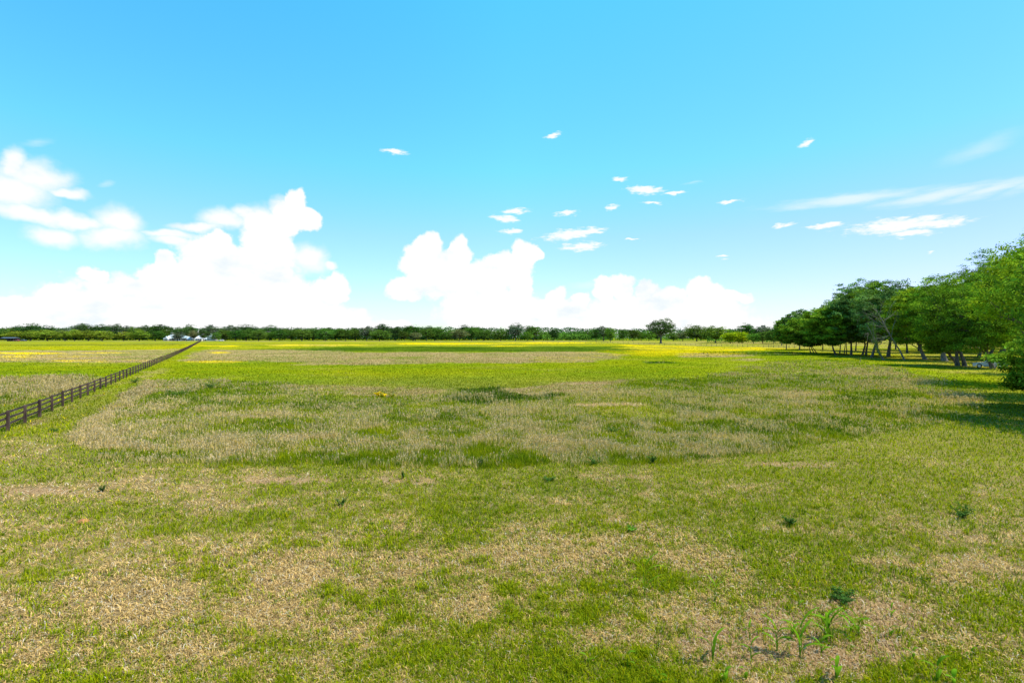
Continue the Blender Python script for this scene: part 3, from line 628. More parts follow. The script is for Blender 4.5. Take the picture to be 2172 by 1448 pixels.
# trees outside the frame at the right: they throw the shadows on the lawn
def side_tree(X, Y, H, cr, base, seed, ck, label, leafy=(26, 24, 30), leaf=.17, name='shade_tree', tr=.4, spray=.8, top=(0, 0)):
    T, (V_, F_, C_) = make_tree(seed, H, cr, base, top, tr, leafy[0], leafy[1], leafy[2], leaf, CK[ck], spray, open_=.08, fill=1.0)
    return tree_obj(name, (X, Y, terr1(X, Y)), T.mesh('trunk', BARK), mesh_np('crown', V_, F_, LEAF, C_), label, 'tree')
side_tree(39.8, 32.0, 15, 7.0, 3.2, 901, 'mid', 'tree just outside the right edge that shades the lawn corner')
side_tree(53, 47, 16, 6.5, 3.5, 902, 'mid', 'tree outside the right edge behind the near bush')
side_tree(62, 60, 18, 7.5, 3.5, 903, 'yel', 'tall tree outside the right edge, level with the near bush')
side_tree(84, 74, 19, 8, 3.5, 904, 'mid', 'tall tree outside the right edge, nearer than the white car')
# the near bush whose leaves hang into the right edge
side_tree(42.9, 38.0, 7.2, 5.4, -.1, 905, 'mid', 'bright leafy bush hanging into the right edge nearest the camera', (44, 30, 60), .14, 'leafy_bush', .14, .5, (.2, 0))

# --- bare dead tree and ivy trunk
def dead_tree():
    X, Y, Z = G(1918, 763.5); k = Y / F; R = np.random.default_rng(5); T = Tubes()
    def P(u, v, dy=0): return np.array(((u - 1918) * k, dy, (763.5 - v) * k))
    root = empty('dead_tree', (X, Y, Z))
    main = [P(1919, 765), P(1908, 742), P(1893, 720), P(1880, 697), P(1871, 678), P(1860, 660), P(1848, 652)]
    T.add(main, [.24, .16, .12, .10, .08, .05, .02], 8); root_m = T.mesh('trunk', BARK_P); link('trunk', root_m, root)
    B = Tubes()
    def br(p, q, r, depth):
        mid_ = (R.normal(0, .12, 3)) * np.linalg.norm(q - p) * .6; c = curve(p, q, mid_, 5); B.add(c, r * np.linspace(1, .35, 5), 5)
        if depth:
            for _ in range(4 if depth > 1 else 3):
                s = c[R.integers(1, 5)]; d = unit(q - p + R.normal(0, .55, 3) * np.linalg.norm(q - p)); br(s, s + d * np.linalg.norm(q - p) * R.uniform(.35, .65), r * .5, depth - 1)
    for (a0, b0, u, v, dy) in ((3, .0, 1843, 668, 1), (2, .4, 1838, 720, -1), (2, .0, 1862, 655, .5), (3, .5, 1885, 650, -.8), (4, .0, 1833, 662, .6), (1, .6, 1862, 724, 1.2), (2, .2, 1905, 672, .7), (4, .5, 1868, 646, -.5), (3, .2, 1852, 690, -1), (1, .2, 1880, 700, -.6), (3, .8, 1898, 665, .6), (1, .9, 1845, 706, .5)):
        p = main[a0] + (main[a0 + 1] - main[a0]) * b0; br(p, P(u, v, dy), .05, 2)
    link('branches', B.mesh('branches', BARK_P), root)
    tag(root, 'bare grey dead tree leaning left with a fan of leafless twigs', 'tree')
dead_tree()
def ivy_tree():
    X, Y, Z = G(1874, 763.5); k = Y / F; R = np.random.default_rng(6); T = Tubes()
    def P(u, v, dy=0): return np.array(((u - 1874) * k, dy, (763.5 - v) * k))
    root = empty('ivy_covered_tree', (X, Y, Z)); main = [P(1875, 765), P(1866, 750), P(1859, 735), P(1854, 718), P(1852, 700), P(1853, 684)]
    T.add(main, [.24, .2, .19, .18, .15, .08], 8); T.add([main[3], P(1845, 700), P(1838, 688)], [.12, .09, .04], 6); T.add([main[2], P(1869, 728), P(1874, 716)], [.08, .06, .03], 6)
    link('trunk', T.mesh('trunk', BARK_P), root); m = 2600; t = R.uniform(.1, .93, m) ** .8; pts = np.array([np.interp(t, np.linspace(0, 1, 6), np.array(main)[:, j]) for j in range(3)]).T
    s = np.interp(t, [0, .3, .7, 1], [.16, .34, .5, .25]); o = R.normal(size=(m, 3)) * s[:, None] * np.array((.7, .7, 1)); C = pts + o
    V_, F_, C_ = leaf_quads(R, C, unit(o + np.array((0, 0, .3))), .085, np.array((.10, .19, .03)) * R.uniform(.6, 1.4, (m, 1)))
    link('ivy', mesh_np('ivy', V_, F_, LEAF, C_), root); tag(root, 'broken trunk wrapped in green ivy, leaning left beside the bare tree', 'tree')
ivy_tree()

# --- far tree line: a few kinds built once, then copied object by object
def proto(seed, H, cr, base, ck, lob, spr, lv, leaf, **kw):
    T, (V_, F_, C_) = make_tree(seed, H, cr, base, (0, 0), kw.pop('tr', .35), lob, spr, lv, leaf, ck, kw.pop('spray', 1.5), sides=6, **kw)
    r = empty('proto', (0, 0, 0)); link('trunk', T.mesh('trunk', kw.get('bark', BARK)), r); link('crown', mesh_np('crown', V_, F_, LEAF_FAR, C_), r); r['H'] = H; r['W'] = cr * 2; return r
FC = dict(green=(.062, .125, .018), dark=(.038, .078, .020), pale=(.150, .205, .020), grey=(.085, .120, .065), olive=(.125, .140, .055), lime=(.33, .44, .010), fresh=(.095, .185, .020))
PROTO = {}
for nm, kinds, shape in (('green', 3, dict(base=1.0, cr=7)), ('dark', 3, dict(base=2, cr=8)), ('pale', 2, dict(base=1.8, cr=7)), ('grey', 2, dict(base=3, cr=6.5)), ('olive', 1, dict(base=2, cr=7)), ('lime', 2, dict(base=-.5, cr=6)), ('fresh', 2, dict(base=1.2, cr=7))):
    PROTO[nm] = [proto(500 + 13 * i + hash_ * 31, 16, shape['cr'], shape['base'], FC[nm], 24, 16, 14, .42, fill=1.15, open_=.35 if nm == 'grey' else .12, colvar=.4) for i in range(kinds) for hash_ in (sum(map(ord, nm)) % 17,)]
used = set()
def far_tree(nm, u, vt, wpx, Y=None, vb=None, label='', group=None, R=random.Random(3)):
    if vb is not None: X, Y, Z = G(u, vb)
    else: X = (u - CU) / F * Y; Z = terr1(X, Y)
    k = Y / F; H = HCAM + (HV - vt) * k - Z; P_ = R.choice(PROTO[nm]); W = wpx * k * 1.18
    sc_ = (W / P_['W'], W / P_['W'] * R.uniform(.9, 1.1), H / P_['H']); nmz = {'lime': 'leafy_shrub'}.get(nm, 'shade_tree')
    rz = R.uniform(0, 6.28)
    if P_.name not in used:
        used.add(P_.name); P_['label'] = label; P_['category'] = 'shrub' if nm == 'lime' else 'tree'
        if group: P_['group'] = group
        P_.location = (X, Y, Z); P_.rotation_euler = (0, 0, rz); P_.scale = sc_; P_.name = nmz; used.add(P_.name)
        for k_ in ('H', 'W'): pass
        return P_
    return copy_tree(P_, (X, Y, Z), rz, sc_, label, group)
def ordw(n):
    return {1:'first',2:'second',3:'third',4:'fourth',5:'fifth',6:'sixth',7:'seventh',8:'eighth',9:'ninth',10:'tenth',11:'eleventh',12:'twelfth',13:'thirteenth',14:'fourteenth',15:'fifteenth',16:'sixteenth',17:'seventeenth',18:'eighteenth',19:'nineteenth',20:'twentieth',21:'twenty-first',22:'twenty-second',23:'twenty-third',24:'twenty-fourth'}[n]
# pale row in the left distance
GP = 'row of pale round trees at the far left edge of the meadow'
for i, (u, vt, w) in enumerate([(31,702,40),(64,700,34),(101,699.5,40),(138,700,32),(158,698,24),(187,700,34),(217,701,36),(262,703,32),(295,700,36)]):
    far_tree('pale', u, vt, w, vb=723.0, label=f'{ordw(i+1)} pale olive-green round tree from the left in the distant row', group=GP)
# tall dark crowns behind it
GD = 'tall dark trees rising behind the far left row'
for i, (u, vt, w, nm) in enumerate([(-12,694,40,'green'),(14,693,36,'green'),(42,690,34,'dark'),(66,685,44,'dark'),(92,689,40,'dark'),(118,693,34,'green'),(136,695,22,'grey'),(170,684,30,'dark'),(190,685,34,'dark'),(214,687,32,'dark'),(240,685,34,'dark'),(268,689,20,'grey'),(286,691,28,'green'),(306,688,30,'dark'),(328,687,30,'green'),(346,686,34,'dark')]):
    far_tree(nm, u, vt, w, Y=640 + (i % 3) * 14, label=f'{ordw(i+1)} crown from the left in the high distant tree line left of the houses', group=GD)
# round the houses
for (nm, u, vt, w, vb, lb) in [('green',330,699,34,722.9,'mid-green tree immediately left of the grey-roofed white house'),('green',352,697,30,722.3,'green tree behind the left gable of the grey-roofed white house'),
    ('dark',384,693,34,722.2,'dark crown behind the ridge of the grey-roofed white house'),('dark',403,687,26,722.1,'small rounded dark crown standing high between the two white houses'),('grey',376,703,26,723.2,'thin grey-green tree in front of the grey-roofed white house'),
    ('olive',410,699,20,722.6,'pale olive tree right of the grey-roofed white house'),('dark',432,698,22,723.1,'near-black tree standing between the parts of the small white farmhouse'),('grey',446,687,30,722.1,'sparse grey tree rising behind the small white farmhouse'),
    ('green',458,703,20,722.9,'low green tree at the right wall of the small white farmhouse')]:
    far_tree(nm, u, vt, w, vb=vb, label=lb, group='trees around the distant white houses')
# front row of the long line
GL = 'front row of the long distant tree line'
xs = [(478,697,32,'green'),(500,698,30,'green'),(522,696,34,'green'),(548,698,30,'green'),(572,702,26,'fresh'),(592,698,30,'green'),(618,697,34,'green'),(640,695,34,'green'),(664,697,28,'green'),(690,695,34,'green'),(712,695,34,'green'),(732,696,34,'green'),(754,696,30,'green'),
      (805,697,46,'green'),(838,692,30,'dark'),(858,700,22,'green'),(876,688,42,'green'),(905,694,30,'green'),(922,692,36,'green'),(946,701,26,'green'),(1000,690,36,'green'),(1025,699,26,'green')]
for i, (u, vt, w, nm) in enumerate(xs):
    far_tree(nm, u, vt, w, vb=722.6 + .25 * (i % 2), label=f'{ordw(i+1)} green tree right of the white farmhouse in the distant front row', group=GL)
GR = 'taller crowns rising behind the long distant tree line'
for i, (u, vt, w, nm) in enumerate([(492,688,34,'grey'),(521,687,38,'dark'),(547,694,30,'green'),(577,689,34,'dark'),(604,694,34,'green'),(632,694,34,'dark'),(662,694,34,'green'),(692,693,36,'dark'),(722,694,34,'green'),(752,694,32,'dark'),(813,686,38,'dark'),(840,691,28,'grey'),(872,690,30,'dark'),(905,689,30,'dark'),(928,691,28,'green'),(958,697,28,'green'),(984,688,30,'dark'),(1010,690,34,'green'),(1036,697,28,'green')]):
    far_tree(nm, u, vt, w, Y=660 + (i % 3) * 16, label=f'{ordw(i+1)} taller crown behind the distant front row, counted from the farmhouse', group=GR)
for (nm, u, vt, w, vb, lb, g) in [('grey',778,690,28,722.7,'tall thin grey-leaved tree in the distant line, left of centre',None),('olive',881,704,22,723.4,'small pale olive bush-like tree before the distant line left of centre',None),
    ('olive',974,697,34,723.0,'spreading olive-brown tree just left of the centre of the distant line',None),('grey',1093,685,34,722.8,'tall grey-green tree with visible pale trunk near the photo centre',None),
    ('green',1062,697,34,722.8,'green tree directly left of the tall grey-green centre tree',None),('green',1132,688,38,722.5,'broad rounded tree right of the tall grey-green centre tree',None),('fresh',1118,701,26,723.2,'fresh green low tree between the two tall centre trees',None),
    ('dark',1175,695,24,722.4,'small round dark crown standing above the low line right of centre',None),('fresh',1295,693,24,725.2,'slim lone tree standing in the pasture left of the big oak',None),('grey',1280,690,30,723.0,'loose-crowned tree just behind the slim lone pasture tree',None),
    ('green',1264,694,30,723.0,'tree left of the slim lone pasture tree',None),('green',1321,695,20,723.2,'narrow tree between the slim lone tree and the big oak',None),('green',1343,696,30,722.9,'rounded tree left behind the big oak',None),('fresh',1376,699,24,722.9,'fresh green tree immediately left of the big oak',None),
    ('green',1428,703,28,722.9,'low tree behind the right side of the big oak',None),('olive',1448,702,22,723.2,'olive green low tree right of the big oak',None),('green',1478,687,52,723.6,'broad domed dark green tree, second right of the big oak',None),('fresh',1518,689,46,727.5,'yellow-green tree with a strongly leaning black trunk',None),
    ('lime',1549,703,30,728.0,'left one of the two vivid lime-green bushes at the wood edge',None),('lime',1574,701,32,728.0,'right one of the two vivid lime-green bushes at the wood edge',None),('green',1584,684,36,724.5,'tall loose green tree behind the lime-green bushes',None),
    ('grey',1617,688,30,724.5,'grey-green rounded crown right of the tall loose tree',None),('green',1618,700,36,728.6,'dark green bushy tree right of the lime-green bushes',None),('fresh',1598,706,24,728.8,'small fresh green shrub-like tree beside the lime-green bushes',None),('green',1640,698,30,729.5,'green tree at the wood edge left of the belt',None),('green',1658,688,34,733,'green tree touching the left end of the right-hand belt',None)]:
    far_tree(nm, u, vt, w, vb=vb, label=lb, group=g)
GM = 'low trees of the distant line right of centre'
for i, (u, vt, w) in enumerate([(1152,701,26),(1172,702,28),(1192,702,24),(1210,701,26),(1228,701,28),(1245,700,24),(1360,701,24),(1394,701,26),(1500,700,26),(1555,697,30)]):
    far_tree('green' if i % 2 else 'fresh', u, vt, w, Y=600 if i < 6 else 560, label=f'{ordw(i+1)} low tree right of the tall grey-green centre tree in the far line', group=GM)
for nmk in PROTO:                      # kinds whose first tree was never needed
    for P_ in PROTO[nmk]:
        if P_.name.startswith('proto'):
            for ch in list(P_.children): bpy.data.objects.remove(ch)
            bpy.data.objects.remove(P_)
        else:
            for k_ in ('H', 'W'):
                if k_ in P_: del P_[k_]
for o in bpy.data.objects:
    for k_ in ('H', 'W'):
        if k_ in o.keys(): del o[k_]
# the lone oak
def oak():
    X, Y, Z = G(1402, 728); k = Y / F; H = HCAM + (HV - 672.5) * k - Z; cr = 67 * k / 2
    T, (V_, F_, C_) = make_tree(77, H, cr, H * .2, (0, 0), .75, 30, 22, 20, .34, (.062, .110, .026), 1.1, open_=.16, fill=.95, colvar=.45)
    tree_obj('oak_tree', (X, Y, Z), T.mesh('trunk', BARK), mesh_np('crown', V_, F_, LEAF, C_), 'big broad oak with stout brown trunk standing alone in the far pasture', 'tree')
oak()
# far-off woods that read as one mass
def woods(name, label, segs, col, seed, n, leaf):
    R = np.random.default_rng(seed); Cs = []; Ns = []; Co = []
    for (u0, u1, Y0, Y1, h0, h1) in segs:
        m = int(n * abs(u1 - u0) / 1000); u = R.uniform(u0, u1, m); Y = R.uniform(Y0, Y1, m); x = (u - CU) / F * Y
        hh = (h0 + (h1 - h0) * fbm(x / 9, Y / 40, seed, 3)) ; z = terr(x, Y) + R.random(m) ** .6 * hh
        Cs.append(np.stack([x, Y, z], 1)); Ns.append(np.tile([0, -.4, .8], (m, 1))); Co.append(np.array(col) * (.6 + .9 * fbm(x / 4, z / 3, seed + 2, 3))[:, None] * R.uniform(.7, 1.3, (m, 1)))
    V_, F_, C_ = leaf_quads(R, np.vstack(Cs), np.vstack(Ns), leaf, np.vstack(Co)); o = link(name, mesh_np(name, V_, F_, LEAF_FAR, C_)); tag(o, label, 'woodland', kind='stuff')
woods('far_woodland', 'dense dark woodland filling the gaps behind the whole distant tree line', [(-700, 1300, 700, 760, 13, 20), (1300, 1720, 640, 740, 11, 17), (-700, 1300, 650, 665, 4, 9)], (.034, .082, .022), 21, 24000, 1.1)
woods('pasture_edge_thicket', 'fresh green thicket along the pasture edge beneath the trees right of centre', [(1150, 1400, 575, 610, 5, 10), (1400, 1540, 560, 600, 4, 10), (1500, 1720, 400, 440, 4, 9)], (.085, .150, .018), 23, 16000, .8)
woods('belt_undergrowth', 'leafy undergrowth and woods seen behind the right-hand belt trunks', [(1640, 2700, 330, 420, 6, 22)], (.05, .10, .02), 22, 22000, .8)

# ------------------------------------------------------------------ board fence
FW = wood_mat('dark_fence_wood', (.030, .017, .013), (.105, .065, .050), 5, (1, 1, .3), .5)
FR = wood_mat('dark_rail_wood', (.022, .014, .012), (.075, .052, .045), 4, (.3, .3, 2), .4)
def board_fence():
    A = G(16.6, 914); B = G(153, 852.5); C = G(426, 724.4); root = empty('board_fence', (A[0], A[1], A[2])); R = random.Random(4)
    A, B, C = (Vector((p[0], p[1], 0)) for p in (A, B, C)); d = (C - A).normalized(); bay = 3.2; n0 = -4; pts = []
    for i in range(n0, 400):
        p = A + d * bay * i
        if p.y > C.y: break
        pts.append(Vector((p.x, p.y, terr1(p.x, p.y))))
    org = root.location; ang = math.atan2(d.y, d.x); perp = Vector((-d.y, d.x, 0))
    def one_post(mb, p, i):
        h = 1.27 + R.uniform(-.06, .06); q = p - org; ang_ = ang + R.uniform(-.12, .12); mb.box((q.x + R.uniform(-.02, .02), q.y, q.z + h / 2 - .03), (R.uniform(.13, .165), .14, h), ang_, R.uniform(.9, 1.0)); mb.box((q.x, q.y, q.z + h - .015), (.135, .125, .035), ang, .7)
    zs = (1.08, .76, .40)
    rest = MB()
    for i, p in enumerate(pts):
        if i < 99: mb = MB(); one_post(mb, p, i); mb.build('post', FW, root)
        else: one_post(rest, p, i)
    tag(rest.build('post', FW, root), kind='stuff')
    rest = MB(); cnt = 0; side = perp * .10
    for b in range(len(pts) - 1):
        p = pts[b] - org + side; q = pts[b + 1] - org + side
        for z in zs:
            mb = MB() if cnt < 99 else rest; j = R.uniform(-.03, .03), R.uniform(-.03, .03)
            g = d * .006; mb.beam(p + Vector((0, 0, z + j[0])) + g, q + Vector((0, 0, z + j[1])) - g, .035, .125)
            if cnt < 99: mb.build('rail', FR, root)
            cnt += 1
    tag(rest.build('rail', FR, root), kind='stuff'); tag(root, 'long dark brown board fence with three rails running to the distant houses', 'fence')
board_fence()

# wire fence on thin posts across the far pasture
def wire_fence():
    mp = flat_mat('rusty_post', (.09, .06, .045), .8); mw = flat_mat('fence_wire', (.25, .24, .22), .5, .7)
    us = [1150 + i * 11.5 for i in range(14)] + [1311 + i * 11 for i in range(37)]; vs = [727.4 + (u - 1150) * .006 for u in us[:14]] + [728.3 + (u - 1302) * .0265 for u in us[14:]]
    P_ = [G(u, v) for u, v in zip(us, vs)]; root = empty('wire_fence', P_[0]); org = Vector(P_[0]); w = MB()
    for i, p in enumerate(P_):
        q = Vector(p) - org; m = MB(); m.tube([q + Vector((0, 0, -.1)), q + Vector((0, 0, 1.3)), q + Vector((0, 0, 1.36))], [.09, .085, .05], 6); m.build('post', mp, root)
        if i:
            q0 = Vector(P_[i - 1]) - org
            for z in (.35, .75, 1.15): w.beam(q0 + Vector((0, 0, z)), q + Vector((0, 0, z)), .02, .02)
    w.build('wires', mw, root); tag(root, 'thin-posted wire fence crossing the far pasture behind the yellow flowers', 'fence')
wire_fence()
def stake():
    X, Y, Z = G(1825, 766); m = MB(); m.tube([(X, Y, Z - .1), (X, Y, Z + .9), (X + .02, Y, Z + 1.0)], [.05, .045, .03], 6); m.box((X, Y - .03, Z + .93), (.14, .03, .10))
    tag(m.build('marker_stake', flat_mat('stake_wood', (.16, .14, .10), .8)), 'short thin marker stake standing in tall grass before the belt', 'stake')
stake()

# ------------------------------------------------------------------ houses in the distance
WALL = flat_mat('white_wall', (.62, .60, .57), .8, 0, .2, .05); ROOF = flat_mat('pale_metal_roof', (.60, .63, .66), .45, .1, .4, .06); ROOFG = flat_mat('grey_metal_roof', (.33, .39, .40), .45, .2, .5, .1)
GLASS = flat_mat('dark_window_glass', (.03, .035, .04), .15, 0, .6, .05); TRIM = flat_mat('dark_brown_trim', (.06, .045, .04), .7); CHIM = flat_mat('pale_chimney_brick', (.48, .44, .40), .85)
def gable(mb, x0, x1, y0, y1, z0, z1, axis='x', over=.5, hip=0.0):
    """pitched roof with thickness; hip pulls the ridge ends in"""
    t = .18
    if axis == 'x':
        ym = (y0 + y1) / 2; a_, b_, c_, d_ = x0 - over, x1 + over, y0 - over, y1 + over
        V = [(a_, c_, z0), (b_, c_, z0), (b_, d_, z0), (a_, d_, z0), (a_ + hip, ym, z1), (b_ - hip, ym, z1)]
    else:
        xm = (x0 + x1) / 2; a_, b_, c_, d_ = x0 - over, x1 + over, y0 - over, y1 + over
        V = [(b_, c_, z0), (b_, d_, z0), (a_, d_, z0), (a_, c_, z0), (xm, c_ + hip, z1), (xm, d_ - hip, z1)]
    lo = [(x, y, z0 - t) for x, y, z in V[:4]]
    mb.add(V + lo, [(0, 1, 5, 4), (1, 2, 5), (2, 3, 4, 5), (3, 0, 4), (9, 8, 7, 6), (0, 6, 7, 1), (1, 7, 8, 2), (2, 8, 9, 3), (3, 9, 6, 0)])
def window(root, x, y, z, w, h, nm='window'):
    f = MB(); f.box((x, y - .04, z), (w + .2, .1, h + .2)).build('window', TRIM, root); g = MB(); g.box((x, y - .11, z), (w, .05, h)); p = g.build('pane', GLASS); p.parent = root.children[-1] if False else None
    fr = [c for c in root.children if c.name.startswith('window')][-1]; p.parent = fr
def house_a():
    X, Y, Z = G(374, 722.6); k = Y / F; s = k; root = empty('white_house', (X, Y, Z)); ux = lambda u: (u - 374) * s; hz = lambda v: (722.6 - v) * s
    w = MB(); w.box(((ux(347) + ux(385)) / 2, 4, hz(718) / 2), (ux(385) - ux(347), 8, hz(718))); w.box(((ux(385.2) + ux(402)) / 2, 5, hz(719) / 2), (ux(402) - ux(385.2), 7, hz(719)))
    w.box(((ux(343) + ux(347)) / 2 - .02, 5, hz(719.5) / 2), (ux(347) - ux(343), 5, hz(719.5))); w.build('wall', WALL, root)
    r = MB(); gable(r, ux(347), ux(376), 0, 8, hz(718) + .05, hz(709), 'x', .6, ux(362) - ux(349)); r.build('roof', ROOF, root)
    r = MB(); gable(r, ux(366), ux(393), -.8, 9.4, hz(717) + .1, hz(708.6), 'x', .6, ux(381) - ux(368)); r.build('roof', ROOFG, root)
    r = MB(); gable(r, ux(385), ux(402), 1.5, 8.5, hz(719) + .05, hz(713.5), 'x', .6, 2.5); r.build('roof', ROOF, root)
    r = MB(); gable(r, ux(350), ux(358), -1.5, 4, hz(719) + .05, hz(712.8), 'y', .4, 0); fr = r.build('roof', ROOF, root)
    w = MB(); x0, x1 = ux(350), ux(358); w.prism([(x0, 0), (x1, 0), (x1, hz(719)), ((x0 + x1) / 2, hz(713.4)), (x0, hz(719))], -1.45, -.06); w.build('gable_wing', WALL, root)
    c = MB(); c.box((ux(359.5), 4, hz(709)), (1.5, 1.2, 3.4)); c.box((ux(359.5), 4, hz(709) + 1.8), (1.8, 1.5, .25)); c.build('chimney', CHIM, root)
    for u in (352.6, 355.6): window(root, ux(u), -1.45, 1.6, 1.1, 1.6)
    for u in (362, 366, 371, 376, 381): window(root, ux(u), 0, 1.45, 1.4, 1.5)
    for u in (389, 394, 399): window(root, ux(u), 1.5, 1.3, 1.3, 1.3)
    MB().box((ux(368.6), -.05, 1.05), (1.1, .1, 2.1)).build('door', TRIM, root)
    tag(root, 'white single-storey house with wide grey and white hipped roofs, left of the fence end', 'house')
def house_b():
    X, Y, Z = G(433, 722.6); k = Y / F; s = k; root = empty('white_farmhouse', (X, Y, Z)); ux = lambda u: (u - 433) * s; hz = lambda v: (722.6 - v) * s
    w = MB(); w.box(((ux(414) + ux(428)) / 2, 4, hz(718) / 2), (ux(428) - ux(414), 8, hz(718))); w.box(((ux(439) + ux(452)) / 2, 4, hz(714) / 2), (ux(452) - ux(439), 8, hz(714)))
    w.box(((ux(428.2) + ux(438.8)) / 2, 5, hz(719) / 2), (ux(438.8) - ux(428.2), 6, hz(719))); w.build('wall', WALL, root)
    r = MB(); gable(r, ux(414), ux(428), 0, 8, hz(718) + .05, hz(710), 'x', .5, 2.6); r.build('roof', ROOF, root)
    r = MB(); gable(r, ux(439), ux(452), 0, 8, hz(714) + .05, hz(711), 'x', .4, 1.0); r.build('roof', ROOFG, root)
    r = MB(); gable(r, ux(428), ux(439), 2, 8, hz(719) + .05, hz(715), 'x', .2, 0); r.build('roof', ROOF, root)
    for u, z in ((425.5, 709.5), (444, 710)): c = MB(); c.box((ux(u), 4, hz(z)), (1.2, 1.2, 2.6)); c.box((ux(u), 4, hz(z) + 1.35), (1.45, 1.45, .2)); c.build('chimney', CHIM, root)
    pr = MB(); pr.box(((ux(405) + ux(414)) / 2, 2.5, hz(718.6)), (ux(414) - ux(405), 5, .2))
    for u in (405.5, 408.3, 411): pr.tube([(ux(u), .3, 0), (ux(u), .3, hz(718.6))], [.12, .12], 6)
    pr.build('porch', TRIM, root)
    for u in (417, 421, 425): window(root, ux(u), 0, 1.4, 1.2, 1.4)
    for u in (441.5, 445.5, 449.5): window(root, ux(u), 0, 1.4, 1.0, 1.3); window(root, ux(u), 0, 3.7, .9, .9)
    MB().box((ux(433), 1.95, 1.05), (1.1, .1, 2.1)).build('door', TRIM, root)
    tag(root, 'small white farmhouse with two chimneys, right beyond the fence end', 'house')
house_a(); house_b()
def shed():
    X, Y, Z = G(15, 723.6); k = Y / F; root = empty('open_shed', (X, Y, Z)); r = MB(); gable(r, -6, 6, 0, 6, 2.9, 3.7, 'x', .3, 0); r.build('roof', flat_mat('dark_blue_grey_roof', (.07, .085, .11), .5, .2), root)
    p = MB()
    for x in (-5.8, -2.9, 0, 2.9, 5.8):
        for y in (.2, 5.8): p.box((x, y, 1.36), (.16, .16, 2.72))
    p.build('posts', TRIM, root); w = MB(); w.box((0, 5.95, 1.35), (11.8, .1, 2.7)); w.build('back_wall', flat_mat('dark_shed_board', (.05, .045, .04), .9), root)
    tag(root, 'open-fronted dark shed with flat blue-grey roof at the far left edge', 'shed')
shed()

# ------------------------------------------------------------------ vehicles
TYRE = flat_mat('tyre_rubber', (.02, .02, .02), .85, 0, .2); RIM = flat_mat('silver_wheel', (.55, .56, .58), .3, .8, .5, .05); LAMP = flat_mat('lamp_lens', (.7, .72, .75), .12, 0, .8, .03); RED = flat_mat('red_lamp_lens', (.35, .01, .01), .2); BLK = flat_mat('black_plastic', (.02, .02, .022), .5)
def wheel(root, x, y, r, side):
    w = MB(); w.tube([(x, y - .11, r), (x, y - .10, r), (x, y + .10, r), (x, y + .11, r)], [r * .93, r, r, r * .93], 24); o = w.build('wheel', TYRE, root)
    d = side * .115; m = MB(); m.tube([(x, y + d, r), (x, y + d * 1.05, r)], [r * .66, r * .62], 20)
    for k in range(5):
        t = k * 2 * PI / 5; m.beam((x, y + d * 1.08, r), (x + math.cos(t) * r * .6, y + d * 1.08, r + math.sin(t) * r * .6 + 1e-4), .03, .07)
    m.build('rim', RIM, o)
